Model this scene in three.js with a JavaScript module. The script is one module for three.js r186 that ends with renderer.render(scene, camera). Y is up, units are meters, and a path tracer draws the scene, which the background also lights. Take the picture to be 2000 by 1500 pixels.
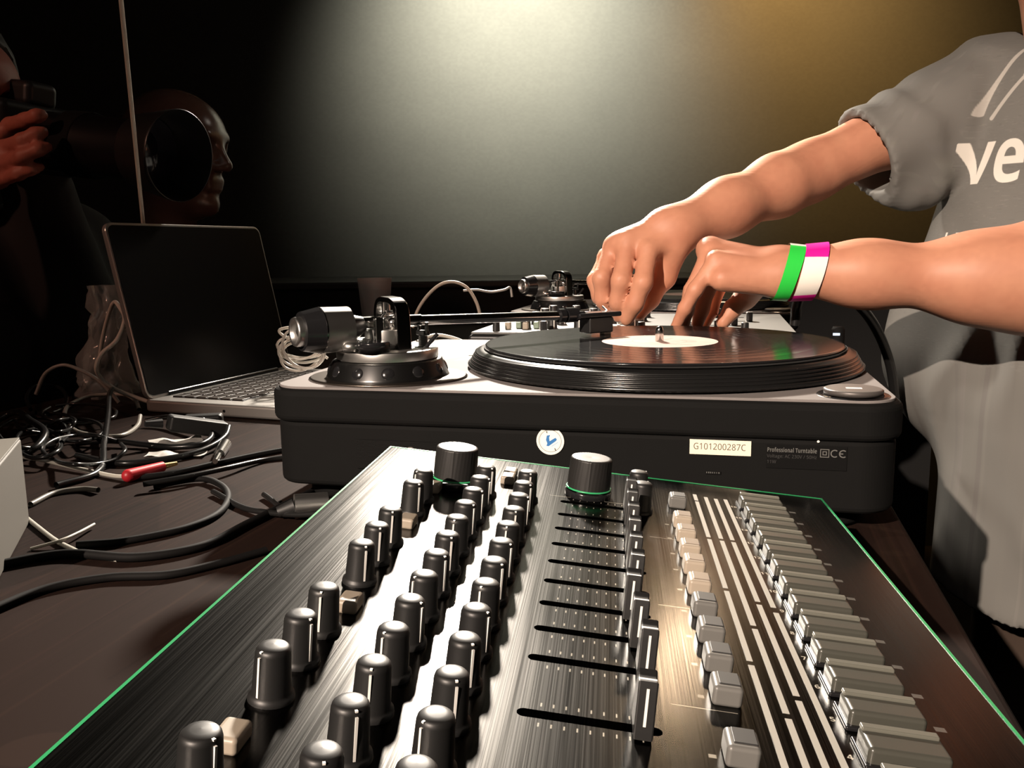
import * as THREE from 'three';
import { RoundedBoxGeometry } from 'three/addons/geometries/RoundedBoxGeometry.js';
import { mergeGeometries, toCreasedNormals } from 'three/addons/utils/BufferGeometryUtils.js';
import { RectAreaLightUniformsLib } from 'three/addons/lights/RectAreaLightUniformsLib.js';

// ---------------------------------------------------------------- camera, light, exposure
const scene = new THREE.Scene();
scene.background = new THREE.Color(0x000000);
const F = 1675, D2R = Math.PI / 180, T = 0.9;            // focal length in pixels of the 2000 x 1500 frame, table height
const camera = new THREE.PerspectiveCamera(2 * Math.atan(750 / F) / D2R, 4 / 3, 0.01, 40);
camera.position.set(0, 1.09, 0);
camera.rotation.set(-8.9 * D2R, 0, -0.8 * D2R, 'YXZ');
camera.updateMatrixWorld(true);
scene.add(camera);
const renderer = new THREE.WebGLRenderer({ antialias: true });
renderer.toneMapping = THREE.LinearToneMapping;
renderer.toneMappingExposure = 1.0;
renderer.shadowMap.enabled = true;
RectAreaLightUniformsLib.init();

const V = (x, y, z) => new THREE.Vector3(x, y, z);
const ray = (px, py) => V((px - 1000) / F, -(py - 750) / F, -1).applyQuaternion(camera.quaternion);
const atY = (px, py, y) => { const d = ray(px, py); return camera.position.clone().addScaledVector(d, (y - camera.position.y) / d.y); };
const atD = (px, py, D) => { const d = ray(px, py); return camera.position.clone().addScaledVector(d, D / -d.z); };

const WALL_D = 3.0;
const LIGHTS = {
  key:   { at: atD(945, -150, 1.98), to: V(0.05, 0.95, -0.7), color: 0xfff2e2, power: 28, angle: 27, blend: 0.7, size: 2.5 },
  wash:  { at: atD(1000, -340, 2.35), to: atD(1020, 30, WALL_D), color: 0xfbf8e2, power: 28, angle: 51, blend: 1, size: 3 },
  amber: { at: atD(1640, -420, 2.4), to: atD(1580, 20, WALL_D), color: 0xffc878, power: 9, angle: 50, blend: 1, size: 3 },
  side:  { at: atD(1520, -190, 2.3), to: V(0.5, 1.05, -0.8), color: 0xffdcb4, power: 0.8, angle: 24, blend: 0.6, size: 2.5 },
  red:   { at: V(-1.9, 2.3, 0.6), to: V(-0.6, 1.2, -1.12), color: 0xffb89a, power: 3.6, angle: 11, blend: 1, size: 2 },
  front: { at: V(-1.7, 2.55, 2.1), to: V(0.44, 0.84, -0.92), color: 0xffe9d6, power: 84, angle: 12, blend: 1, size: 1 },
};

// ---------------------------------------------------------------- helpers
let seed = 7;
const rnd = () => { seed = (seed * 1664525 + 1013904223) % 4294967296; return seed / 4294967296; };
const rr = (a, b) => a + (b - a) * rnd();
const names = {};
const numbered = n => { const k = names[n] = (names[n] ?? -1) + 1; return k ? `${n}_${String(k).padStart(3, '0')}` : n; };
function mesh(name, geo, mat, parent) {
  const m = new THREE.Mesh(geo, mat); m.castShadow = m.receiveShadow = true;
  m.name = parent === scene || !parent ? numbered(name) : name;
  (parent || scene).add(m); return m;
}
function tag(o, label, category, group) { o.userData.label = label; o.userData.category = category; if (group) o.userData.group = group; return o; }
function struct(name, geo, mat) { const m = new THREE.Mesh(geo, mat); m.name = name; m.castShadow = m.receiveShadow = true; m.userData.kind = 'structure'; scene.add(m); return m; }
function thing(name, label, category, pos, turn = 0, group) {
  const g = new THREE.Group(); g.name = numbered(name); g.position.copy(pos); g.rotation.y = turn; scene.add(g); return tag(g, label, category, group);
}
const rb = (w, h, d, r = 0.002, s = 3) => new RoundedBoxGeometry(w, h, d, s, Math.min(r, w / 2.01, h / 2.01, d / 2.01));
const bx = (w, h, d) => new THREE.BoxGeometry(w, h, d);
const at = (g, x, y, z) => { g.translate(x, y, z); return g; };
const lathe = (pts, n = 64) => new THREE.LatheGeometry(pts.map(p => new THREE.Vector2(p[0], p[1])), n);
const clean = gs => gs.map(g => { const q = g.index ? g.toNonIndexed() : g; for (const k of Object.keys(q.attributes)) if (!['position', 'normal', 'uv'].includes(k)) q.deleteAttribute(k); return q; });
const merge = gs => mergeGeometries(clean(gs));
function tube(pts, r, n, closed = false, radial = 8) { const c = new THREE.CatmullRomCurve3(pts, closed, 'centripetal'); return new THREE.TubeGeometry(c, n || Math.max(24, pts.length * 10), r, radial, closed); }
function rod(a, b, r1, r2 = r1, n = 16) {
  const g = new THREE.CylinderGeometry(r2, r1, a.distanceTo(b), n); g.translate(0, a.distanceTo(b) / 2, 0);
  g.applyQuaternion(new THREE.Quaternion().setFromUnitVectors(V(0, 1, 0), b.clone().sub(a).normalize())); g.translate(a.x, a.y, a.z); return g;
}
function roundRect(w, h, r, cx = 0, cy = 0) {
  const s = new THREE.Shape(), x = cx - w / 2, y = cy - h / 2;
  s.moveTo(x + r, y); s.lineTo(x + w - r, y); s.absarc(x + w - r, y + r, r, -Math.PI / 2, 0); s.lineTo(x + w, y + h - r); s.absarc(x + w - r, y + h - r, r, 0, Math.PI / 2);
  s.lineTo(x + r, y + h); s.absarc(x + r, y + h - r, r, Math.PI / 2, Math.PI); s.lineTo(x, y + r); s.absarc(x + r, y + r, r, Math.PI, 1.5 * Math.PI); return s;
}
// a plate lying flat: shape in (x, -z), rising by h from y
function slab(shape, h, y = 0, bevel = 0, seg = 3) {
  const g = new THREE.ExtrudeGeometry(shape, { depth: h - 2 * bevel, bevelEnabled: bevel > 0, bevelThickness: bevel, bevelSize: bevel, bevelOffset: -bevel, bevelSegments: seg, curveSegments: 10 });
  g.rotateX(-Math.PI / 2); g.translate(0, y + bevel, 0); return g;
}
function canvasTex(w, h, draw, srgb = true) {
  const c = document.createElement('canvas'); c.width = w; c.height = h; draw(c.getContext('2d'), w, h);
  const t = new THREE.CanvasTexture(c); if (srgb) t.colorSpace = THREE.SRGBColorSpace; t.wrapS = t.wrapT = THREE.RepeatWrapping; return t;
}
function dataTex(w, h, fn, srgb = false) {
  const a = new Uint8Array(w * h * 4);
  for (let y = 0; y < h; y++) for (let x = 0; x < w; x++) { const v = fn(x, y), k = (y * w + x) * 4; for (let i = 0; i < 3; i++) a[k + i] = Math.max(0, Math.min(255, (Array.isArray(v) ? v[i] : v))); a[k + 3] = 255; }
  const t = new THREE.DataTexture(a, w, h); t.magFilter = t.minFilter = THREE.LinearFilter; t.wrapS = t.wrapT = THREE.RepeatWrapping; if (srgb) t.colorSpace = THREE.SRGBColorSpace; t.needsUpdate = true; return t;
}
// value noise, tiling
function hash(x, y, z = 0) { let h = (x * 374761393 + y * 668265263 + z * 2147483647) | 0; h = Math.imul(h ^ (h >>> 13), 1274126177); return ((h ^ (h >>> 16)) >>> 0) / 4294967295; }
const sm = t => t * t * (3 - 2 * t), lerp = (a, b, t) => a + (b - a) * t;
function vn2(x, y, px = 4096, py = 4096) {
  const xi = Math.floor(x), yi = Math.floor(y), fx = sm(x - xi), fy = sm(y - yi), m = (a, n) => ((a % n) + n) % n;
  return lerp(lerp(hash(m(xi, px), m(yi, py)), hash(m(xi + 1, px), m(yi, py)), fx), lerp(hash(m(xi, px), m(yi + 1, py)), hash(m(xi + 1, px), m(yi + 1, py)), fx), fy);
}
function vn3(x, y, z) {
  const xi = Math.floor(x), yi = Math.floor(y), zi = Math.floor(z), fx = sm(x - xi), fy = sm(y - yi), fz = sm(z - zi);
  const p = (k) => lerp(lerp(hash(xi, yi, zi + k), hash(xi + 1, yi, zi + k), fx), lerp(hash(xi, yi + 1, zi + k), hash(xi + 1, yi + 1, zi + k), fx), fy);
  return lerp(p(0), p(1), fz);
}
const std = (color, rough, metal = 0, extra = {}) => new THREE.MeshStandardMaterial({ color: Array.isArray(color) ? new THREE.Color().setRGB(...color) : color, roughness: rough, metalness: metal, ...extra });
const phy = (color, rough, metal = 0, extra = {}) => new THREE.MeshPhysicalMaterial({ color: Array.isArray(color) ? new THREE.Color().setRGB(...color) : color, roughness: rough, metalness: metal, ...extra });

// ---------------------------------------------------------------- materials
const noiseFine = dataTex(256, 256, (x, y) => 128 + 90 * (vn2(x / 2, y / 2, 128, 128) - 0.5) + 60 * (vn2(x / 9, y / 9, 28, 28) - 0.5));
const M = {
  blackPlastic: std([0.016, 0.016, 0.016], 0.5),
  softBlack: std([0.012, 0.012, 0.012], 0.42),
  gloss: std([0.012, 0.012, 0.013], 0.18),
  rubber: phy([0.0055, 0.0055, 0.0054], 0.8, 0, { specularIntensity: 0.25, bumpMap: noiseFine, bumpScale: 0.0004 }),
  chrome: std([0.72, 0.71, 0.69], 0.16, 1),
  satin: std([0.62, 0.61, 0.59], 0.34, 1),
  darkMetal: std([0.1, 0.1, 0.1], 0.32, 1),
  white: std([0.75, 0.74, 0.71], 0.5),
  ivory: std([0.34, 0.29, 0.23], 0.4),
  greyButton: std([0.13, 0.128, 0.12], 0.4),
  green: std([0.04, 0.36, 0.14], 0.3),
  clear: phy([0.95, 0.96, 0.95], 0.08, 0, { transmission: 1, thickness: 0, ior: 1.46 }),
  paleCord: std([0.6, 0.57, 0.5], 0.4),
  blackCord: std([0.012, 0.012, 0.012], 0.25),
};

// ---------------------------------------------------------------- the room
const wallTex = dataTex(512, 512, (x, y) => { const v = 180 + 8 * (vn2(x / 32, y / 32, 16, 16) - 0.5) + 12 * (vn2(x / 2, y / 2, 256, 256) - 0.5); return [v, v, v]; }, true);
const wallMat = (c) => std(c, 0.85, 0, { map: (() => { const t = wallTex.clone(); t.repeat.set(3, 2); t.needsUpdate = true; return t; })() });
const ROOM = { x0: -2.6, x1: 3.0, z0: -WALL_D, z1: 2.6, h: 2.9 };
const W = 0.12;
struct('floor', at(bx(ROOM.x1 - ROOM.x0 + 2 * W, W, ROOM.z1 - ROOM.z0 + 2 * W), (ROOM.x0 + ROOM.x1) / 2, -W / 2, (ROOM.z0 + ROOM.z1) / 2), std([0.03, 0.024, 0.02], 0.6));
struct('ceiling', at(bx(ROOM.x1 - ROOM.x0 + 2 * W, W, ROOM.z1 - ROOM.z0 + 2 * W), (ROOM.x0 + ROOM.x1) / 2, ROOM.h + W / 2, (ROOM.z0 + ROOM.z1) / 2), std([0.015, 0.015, 0.015], 0.9));
struct('wall_back', at(bx(ROOM.x1 - ROOM.x0 + 2 * W, ROOM.h, W), (ROOM.x0 + ROOM.x1) / 2, ROOM.h / 2, ROOM.z0 - W / 2), wallMat([0.09, 0.087, 0.078]));
struct('wall_front', at(bx(ROOM.x1 - ROOM.x0 + 2 * W, ROOM.h, W), (ROOM.x0 + ROOM.x1) / 2, ROOM.h / 2, ROOM.z1 + W / 2), std([0.03, 0.03, 0.03], 0.9));
struct('wall_left', at(bx(W, ROOM.h, ROOM.z1 - ROOM.z0), ROOM.x0 - W / 2, ROOM.h / 2, (ROOM.z0 + ROOM.z1) / 2), std([0.06, 0.058, 0.055], 0.9));
struct('wall_right', at(bx(W, ROOM.h, ROOM.z1 - ROOM.z0), ROOM.x1 + W / 2, ROOM.h / 2, (ROOM.z0 + ROOM.z1) / 2), std([0.02, 0.02, 0.02], 0.9));

// ---------------------------------------------------------------- lamps
function lampFixture(key, label) {
  const L = LIGHTS[key], dir = L.to.clone().sub(L.at).normalize();
  const g = thing('stage_lamp', label, 'lamp', L.at.clone().addScaledVector(dir, -0.2)); g.userData.group = undefined; delete g.userData.group;
  const q = new THREE.Quaternion().setFromUnitVectors(V(0, 1, 0), dir);
  const can = lathe([[0.0, 0.0], [0.045, 0.0], [0.06, 0.02], [0.066, 0.05], [0.066, 0.185], [0.072, 0.19], [0.072, 0.196], [0.062, 0.196], [0.062, 0.176], [0.0, 0.176]], 40); can.applyQuaternion(q);
  mesh('can', can, M.softBlack, g);
  const lens = new THREE.CylinderGeometry(0.061, 0.061, 0.006, 40); lens.translate(0, 0.184, 0); lens.applyQuaternion(q);
  const glow = new THREE.MeshStandardMaterial({ color: 0xffffff, emissive: new THREE.Color(L.color), emissiveIntensity: 6, roughness: 0.3 });
  mesh('lens_light', lens, glow, g);
  const side = V(0, 1, 0).cross(dir).normalize().multiplyScalar(0.078), mid = dir.clone().multiplyScalar(0.1);
  const top = mid.clone().add(V(0, 0.14, 0));
  mesh('yoke', merge([rod(mid.clone().add(side), top.clone().add(side), 0.006), rod(mid.clone().sub(side), top.clone().sub(side), 0.006), rod(top.clone().add(side), top.clone().sub(side), 0.006)]), M.darkMetal, g);
  mesh('hanger', rod(top, V(top.x, ROOM.h - g.position.y, top.z), 0.008), M.darkMetal, g);
  const s = new THREE.SpotLight(L.color, L.power, 0, L.angle * D2R, L.blend, 2);
  s.position.copy(L.at.clone().addScaledVector(dir, 0.02)); s.target.position.copy(L.to); s.castShadow = true; s.shadow.radius = L.size; s.shadow.mapSize.set(2048, 2048); s.name = `${key}_spot_light`;
  scene.add(s, s.target); return g;
}
lampFixture('key', 'black stage lamp with white beam aimed down at the turntables');
lampFixture('wash', 'black stage lamp washing the back wall with white light');
lampFixture('amber', 'black stage lamp washing the back wall with amber light');
lampFixture('side', 'black stage lamp with amber beam aimed at the person by the table');
lampFixture('red', 'black stage lamp with dim reddish beam aimed at the photographer');
lampFixture('front', 'black stage lamp hung on the audience side with warm beam');

// dim house light on the ceiling behind the camera
{
  const g = thing('house_light', 'dim square ceiling light panel over the audience side', 'lamp', V(-0.4, ROOM.h - 0.05, 0.9));
  mesh('frame', merge([at(bx(1.64, 0.05, 0.04), 0, 0.025, 0.8), at(bx(1.64, 0.05, 0.04), 0, 0.025, -0.8), at(bx(0.04, 0.05, 1.56), 0.8, 0.025, 0), at(bx(0.04, 0.05, 1.56), -0.8, 0.025, 0)]), M.softBlack, g);
  mesh('light_panel', at(bx(1.56, 0.02, 1.56), 0, 0.02, 0), new THREE.MeshStandardMaterial({ color: 0x777777, emissive: 0xfff0e2, emissiveIntensity: 0.05 }), g);
  const r = new THREE.RectAreaLight(0xfff0e2, 0.22, 1.56, 1.56); r.position.set(-0.4, ROOM.h - 0.06, 0.9); r.lookAt(-0.4, 0, 0.9); r.name = 'house_area_light'; scene.add(r);
}

// ---------------------------------------------------------------- table
const TA = -14.8 * D2R;                                     // the table's turn
const tEdge = V(0.272, 0, -0.58), tDir = V(Math.sin(14.8 * D2R), 0, -Math.cos(14.8 * D2R)), tLeft = V(-Math.cos(14.8 * D2R), 0, -Math.sin(14.8 * D2R));
const TABLE = { depth: 1.0, near: -0.75, far: 1.48 };
const tableMid = tEdge.clone().addScaledVector(tDir, (TABLE.near + TABLE.far) / 2).addScaledVector(tLeft, TABLE.depth / 2);
const woodTex = canvasTex(1024, 1024, (c, w, h) => {
  c.fillStyle = '#2f2420'; c.fillRect(0, 0, w, h);
  for (let i = 0; i < 900; i++) { const x = rnd() * w, l = rr(120, 700), y = rnd() * h; c.strokeStyle = `rgba(${rnd() > 0.5 ? '90,66,54' : '20,14,12'},${rr(0.05, 0.22)})`; c.lineWidth = rr(0.6, 3.2); c.beginPath(); c.moveTo(x, y); c.bezierCurveTo(x + rr(-6, 6), y + l * 0.3, x + rr(-6, 6), y + l * 0.7, x + rr(-8, 8), y + l); c.stroke(); }
  for (let i = 0; i < 60; i++) { c.fillStyle = `rgba(120,100,86,${rr(0.03, 0.1)})`; c.beginPath(); c.ellipse(rnd() * w, rnd() * h, rr(4, 40), rr(3, 24), rnd() * 3, 0, 7); c.fill(); }
});
{
  const g = thing('table', 'long dark brown wooden table carrying the turntables', 'table', V(tableMid.x, 0, tableMid.z), TA);
  const L = TABLE.far - TABLE.near, top = slab(roundRect(TABLE.depth, L, 0.012), 0.04, T - 0.04, 0.004);
  const uv = top.attributes.uv; for (let i = 0; i < uv.count; i++) uv.setXY(i, top.attributes.position.getX(i) / 0.8, top.attributes.position.getZ(i) / 0.8);
  mesh('tabletop', top, phy([0.55, 0.5, 0.48], 0.7, 0, { map: woodTex, specularIntensity: 0.1 }), g);
  for (const sx of [-1, 1]) for (const sz of [-1, 1]) mesh('leg', at(rb(0.05, T - 0.04, 0.05, 0.004), sx * (TABLE.depth / 2 - 0.08), (T - 0.04) / 2, sz * (L / 2 - 0.1)), M.softBlack, g);
  mesh('apron', merge([at(bx(TABLE.depth - 0.16, 0.06, 0.02), 0, T - 0.07, L / 2 - 0.1), at(bx(TABLE.depth - 0.16, 0.06, 0.02), 0, T - 0.07, -L / 2 + 0.1), at(bx(0.02, 0.06, L - 0.2), -TABLE.depth / 2 + 0.08, T - 0.07, 0), at(bx(0.02, 0.06, L - 0.2), TABLE.depth / 2 - 0.08, T - 0.07, 0)]), M.softBlack, g);
}
// the black counter before the back wall
{
  const a = atD(520, 553, 2.35), top = a.y;
  const g = thing('counter', 'black counter with a pale thin edge below the lit wall', 'counter', V(0.2, 0, -2.6));
  mesh('body', at(bx(1.95, top - 0.02, 0.5), 0, (top - 0.02) / 2, 0), std([0.012, 0.012, 0.012], 0.7), g);
  mesh('top', at(rb(1.97, 0.02, 0.53, 0.006), 0, top - 0.01, 0.0), std([0.05, 0.048, 0.045], 0.35), g);
}

// ---------------------------------------------------------------- drum machine
const DM = { yaw: 6.75 * D2R, tilt: 6.2 * D2R, w: 0.2600, l: 0.40, h0: 0.070 };
{
  const A = V(-0.0753, 0.970, -0.5203), u = V(-Math.sin(DM.yaw), 0, Math.cos(DM.yaw)), w = V(Math.cos(DM.yaw), 0, Math.sin(DM.yaw));
  const ct = Math.cos(DM.tilt), st = Math.sin(DM.tilt), half = DM.w * ct / 2;
  const org = A.clone().addScaledVector(u, DM.l / 2).addScaledVector(w, half); org.y = T;
  const g = thing('drum_machine', 'black drum machine with brushed panel, rows of knobs and green edge line', 'drum machine', org, -DM.yaw);
  // panel coordinates: s along the length from the far end, t across from the tall side, h above the panel (metres)
  const place = (m, s, t, h = 0, spin = 0) => { m.position.set(-half + t * ct + h * st, DM.h0 - t * st + h * ct, s - DM.l / 2); m.rotation.set(0, 0, 0); m.quaternion.setFromAxisAngle(V(0, 0, 1), -DM.tilt); if (spin) m.quaternion.multiply(new THREE.Quaternion().setFromAxisAngle(V(0, 1, 0), spin)); return m; };
  // body below the panel
  const prof = new THREE.Shape(); prof.moveTo(-half, 0.008); prof.lineTo(half, 0.008); prof.lineTo(half, DM.h0 - DM.w * st - 0.006); prof.lineTo(-half, DM.h0 - 0.006);
  const body = new THREE.ExtrudeGeometry(prof, { depth: DM.l - 0.002, bevelEnabled: false }); body.translate(0, 0, -DM.l / 2 + 0.001);
  mesh('body', body, M.blackPlastic, g);
  for (const sx of [-1, 1]) for (const sz of [-1, 1]) mesh('foot', at(new THREE.CylinderGeometry(0.009, 0.009, 0.0085, 20), sx * (half - 0.03), 0.004, sz * (DM.l / 2 - 0.03)), M.rubber, g);
  // panel with fader slots cut through
  const FS = [69, 91, 113, 135, 157, 179, 201, 223, 245, 279].map(v => v / 1000);
  const shp = new THREE.Shape(); shp.moveTo(0, 0); shp.lineTo(DM.w, 0); shp.lineTo(DM.w, -DM.l); shp.lineTo(0, -DM.l); shp.closePath();
  for (const s of FS) shp.holes.push(roundRect(0.042, 0.0044, 0.0021, 0.1305, -s));
  const pg = new THREE.ExtrudeGeometry(shp, { depth: 0.005, bevelEnabled: false, curveSegments: 4 }); pg.rotateX(-Math.PI / 2); pg.translate(0, -0.005, 0);
  const uv = pg.attributes.uv, pp = pg.attributes.position; for (let i = 0; i < uv.count; i++) uv.setXY(i, pp.getX(i) / DM.w, 1 - pp.getZ(i) / DM.l);
  const CW = 1330, CH = 2046, X = t => t / 260 * CW, Y = s => s / 400 * CH;
  const lineSegs = [[184, 2.1, [[24, 36], [38, 98], [101, 162], [165, 226], [229, 290], [293, 352]]], [190, 2.1, [[27, 98], [101, 196], [199, 258], [261, 352]]], [195.5, 2.1, [[28, 98], [101, 172], [175, 246], [249, 320], [323, 370]]], [201, 2.1, [[27, 176], [181, 330], [334, 380]]]];
  const KS = [...Array(13).keys()].map(k => 75 + 21.6 * k);
  const drawPanel = (c, metal) => {                       // metal: the mask that keeps the paint from being metal
    const ink = metal ? '#000000' : '#b9b3a5';
    c.fillStyle = metal ? '#ffffff' : '#373634'; c.fillRect(0, 0, CW, CH);
    if (!metal) for (let i = 0; i < 2600; i++) { const x = rnd() * CW, y = rnd() * CH, l = rr(80, 700); c.fillStyle = `rgba(${rnd() > 0.5 ? '84,82,79' : '24,23,22'},${rr(0.05, 0.2)})`; c.fillRect(x, y - l / 2, rr(0.6, 2), l); }
    c.fillStyle = ink;
    FS.forEach((s, k) => { for (let i = 0; i < 9; i++) for (const q of [-1, 1]) c.fillRect(X(116 + i * 3.7), Y(s * 1000 + q * 5.4 - 1.0), X(0.45), Y(2.0)); });
    c.fillRect(X(103), Y(60), X(46), Y(0.4)); for (const s of [108, 188, 262]) c.fillRect(X(155), Y(s), X(20), Y(0.35));
    c.strokeStyle = ink; c.lineWidth = 2; c.strokeRect(X(17), Y(10), X(26), Y(40));
    c.font = `bold ${X(3.4)}px sans-serif`; c.textAlign = 'center';
    for (let i = 0; i < 16; i++) c.fillText(String(16 - i), X(203.9), Y(39.5 + 19.8 * i) + X(1.2));
    if (!metal) c.fillStyle = '#4c4a46'; for (let i = 0; i < 12; i++) c.fillRect(X(234.8), Y(35 + 19.8 * i), X(3.4), Y(2.6)); if (!metal) c.fillStyle = '#8d887d';
    for (const s of [85, 106, 127, 147, 169, 190, 212, 233, 254, 286]) c.fillRect(X(163.5), Y(s), X(2.2), Y(1.8));
  };
  const panelTex = canvasTex(CW, CH, c => drawPanel(c, false)), panelMetal = canvasTex(CW, CH, c => drawPanel(c, true), false);
  const brushRough = dataTex(512, 512, (x, y) => 128 + 46 * (vn2(x / 1, y / 90, 512, 6) - 0.5) + 16 * (vn2(x / 5, y / 180, 102, 3) - 0.5) + 26 * (vn2(x / 64, y / 64, 8, 8) - 0.5));
  const brushBump = dataTex(1024, 256, (x, y) => 128 + 110 * (vn2(x / 1.5, y / 60, 683, 4) - 0.5) + 60 * (vn2(x / 4, y / 128, 256, 2) - 0.5));
  brushBump.repeat.set(3, 1); brushRough.repeat.set(2, 1);
  const panelMat = phy([1, 1, 1], 0.42, 1, { map: panelTex, metalnessMap: panelMetal, roughnessMap: brushRough, bumpMap: brushBump, bumpScale: 0.000006, anisotropy: 0.0 });
    place(mesh('control_panel', pg, panelMat, g), 0, 0);
  for (const [t, w, segs] of lineSegs) for (const [a, b] of segs) if (a < 385) place(mesh('printed_line', at(bx(w / 1000, 0.00016, (b - a) / 1000), 0, 0, 0), std([0.3, 0.285, 0.25], 0.5), g), (a + b) / 2000, t / 1000, 0.00004);
  // green edge line round the panel
  const e = 0.0011, trim = merge([at(bx(DM.w + 2 * e, 0.0045, e), DM.w / 2, -0.002, -e / 2), at(bx(DM.w + 2 * e, 0.0045, e), DM.w / 2, -0.002, DM.l + e / 2), at(bx(e, 0.0045, DM.l), -e / 2, -0.002, DM.l / 2), at(bx(e, 0.0045, DM.l), DM.w + e / 2, -0.002, DM.l / 2)]);
  place(mesh('edge_line', trim, std([0.03, 0.3, 0.11], 0.25), g), 0, 0).userData.label = 'green edge line';
  // knobs
  const knobG = lathe([[0, 0.0163], [0.0024, 0.0162], [0.0040, 0.0158], [0.0047, 0.0151], [0.0050, 0.0140], [0.0055, 0.0022], [0.0064, 0.0016], [0.0066, 0.0004], [0.0066, 0]], 32);
  const markG = merge([at(bx(0.0007, 0.0125, 0.0006), 0, 0.0078, 0.00525), at(bx(0.0007, 0.0005, 0.0018), 0, 0.0154, 0.0041)]); 
  const knobMat = std([0.011, 0.011, 0.011], 0.46), markMat = std([0.7, 0.69, 0.66], 0.5);
  const knob = (s, t, spin) => { const k = place(mesh('knob', knobG, knobMat, g), s, t, 0, spin); mesh('indicator_line', markG, markMat, k); return k; };
  const spins = [0.5, -0.7, 0.2, 1.0, -0.2, 0.6, 0.9, 0.3, -0.9, 0.7, 0.1, 0.8, -0.4];
  KS.forEach((s, k) => {
    if (![0, 3, 7, 11].includes(k)) knob(s / 1000, 0.0405, spins[(k * 5 + 3) % 13] + 0.3);
    knob(s / 1000, 0.0695, spins[(k * 3) % 13] + 0.3); knob(s / 1000, 0.0915, spins[(k * 7 + 2) % 13] + 0.15);
  });
  // large dials
  const dialPts = [[0, 0.0168], [0.0095, 0.0172], [0.0108, 0.0168], [0.0112, 0.016], [0.0116, 0.0035], [0.0116, 0]];
  const dialG = () => { const g1 = lathe(dialPts, 72), p = g1.attributes.position; for (let i = 0; i < p.count; i++) { const r = Math.hypot(p.getX(i), p.getZ(i)), y = p.getY(i); if (r > 0.0105 && y > 0.002 && y < 0.0165) { const k = Math.round(Math.atan2(p.getZ(i), p.getX(i)) / (Math.PI * 2) * 72) % 2 ? 0.985 : 1.01; p.setX(i, p.getX(i) * k); p.setZ(i, p.getZ(i) * k); } } g1.computeVertexNormals(); return g1; };
  const dial = (s, t) => { const d = place(mesh('dial', dialG(), std([0.014, 0.0135, 0.013], 0.5), g), s, t, 0.0045); mesh('dial_collar', at(lathe([[0.0116, 0], [0.0125, 0.0002], [0.0127, 0.003], [0.0118, 0.0035]], 48), 0, -0.0045, 0), M.gloss, d); mesh('dial_ring', at(new THREE.TorusGeometry(0.0119, 0.0005, 8, 60).rotateX(Math.PI / 2), 0, 0.0002, 0), M.green, d).userData.label = 'green ring'; return d; };
  dial(0.0640, 0.0515); dial(0.052, 0.1235);
  knob(0.048, 0.150, 2.2); knob(0.070, 0.1515, 2.6);
  // faders
  const capProfile = new THREE.Shape(); capProfile.moveTo(-0.0062, 0); capProfile.lineTo(0.0062, 0); capProfile.quadraticCurveTo(0.0050, 0.007, 0.0034, 0.0150); capProfile.quadraticCurveTo(0, 0.0128, -0.0034, 0.0150); capProfile.quadraticCurveTo(-0.0050, 0.007, -0.0062, 0);
  const capG = new THREE.ExtrudeGeometry(capProfile, { depth: 0.0046, bevelEnabled: true, bevelSize: 0.0005, bevelThickness: 0.0005, bevelSegments: 2, curveSegments: 8 }); capG.translate(0, 0, -0.0023); capG.rotateY(Math.PI / 2);
  const stemG = at(bx(0.004, 0.005, 0.0018), 0, -0.0015, 0), capLine = merge([at(bx(0.0052, 0.0007, 0.0009), 0, 0.0141, 0), at(bx(0.0008, 0.0105, 0.0005).rotateX(-0.2), 0.0, 0.0085, 0.0051)]);
  FS.forEach((s, k) => { const c = place(mesh('fader_cap', capG, knobMat, g), s, 0.1455 + (k === 6 ? -0.002 : k === 8 ? 0.002 : 0), 0.0012); mesh('fader_line', capLine, markMat, c); mesh('fader_stem', stemG, M.darkMetal, c); });
  // square buttons
  const btnG = at(rb(0.0092, 0.0066, 0.0108, 0.0014), 0, 0.003, 0), btnInset = at(rb(0.0066, 0.0008, 0.0078, 0.0003), 0.0005, 0.0062, -0.0006);
  [51, 85, 106, 127, 147, 169, 190, 212, 233, 254, 286].forEach((s, k) => {
    const lit = k < 6 && k > 0; const b = place(mesh('button', btnG, lit ? M.ivory : M.greyButton, g), s / 1000, 0.172); mesh('button_lens', btnInset, lit ? std([0.2, 0.165, 0.135], 0.35) : std([0.018, 0.018, 0.018], 0.5), b);
  });
  // ivory rocker keys beside the knobs
  const keyG = at(rb(0.0075, 0.005, 0.0105, 0.0014), 0, 0.0022, 0);
  for (const [px, py] of [[848, 948], [797, 1014], [684, 1172], [452, 1432]]) { // on the panel plane
    const d = ray(px, py), n = V(Math.cos(DM.yaw) * st, ct, Math.sin(DM.yaw) * st), k = A.clone().addScaledVector(n, 0.003).sub(camera.position).dot(n) / d.dot(n), p = camera.position.clone().addScaledVector(d, k).sub(A), v = w.clone().multiplyScalar(ct).add(V(0, -st, 0));
    place(mesh('key', keyG, M.ivory, g), p.dot(u), p.dot(v));
  }
  for (const s of [0.034, 0.046]) place(mesh('key', keyG, M.ivory, g), s + 0.0, 0.0785);
  // step pads: a clear cap over a pale tray
  const padG = at(rb(0.0225, 0.006, 0.0124, 0.0014), 0, 0.003, 0), trayG = at(rb(0.0245, 0.0016, 0.0152, 0.0006), 0, 0.0006, 0), ridgeG = at(rb(0.0215, 0.0014, 0.0030, 0.0005), -0.0003, 0.0063, -0.0044);
  const padMat = std([0.055, 0.055, 0.046], 0.3), ridgeMat = std([0.12, 0.12, 0.1], 0.32);
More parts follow.
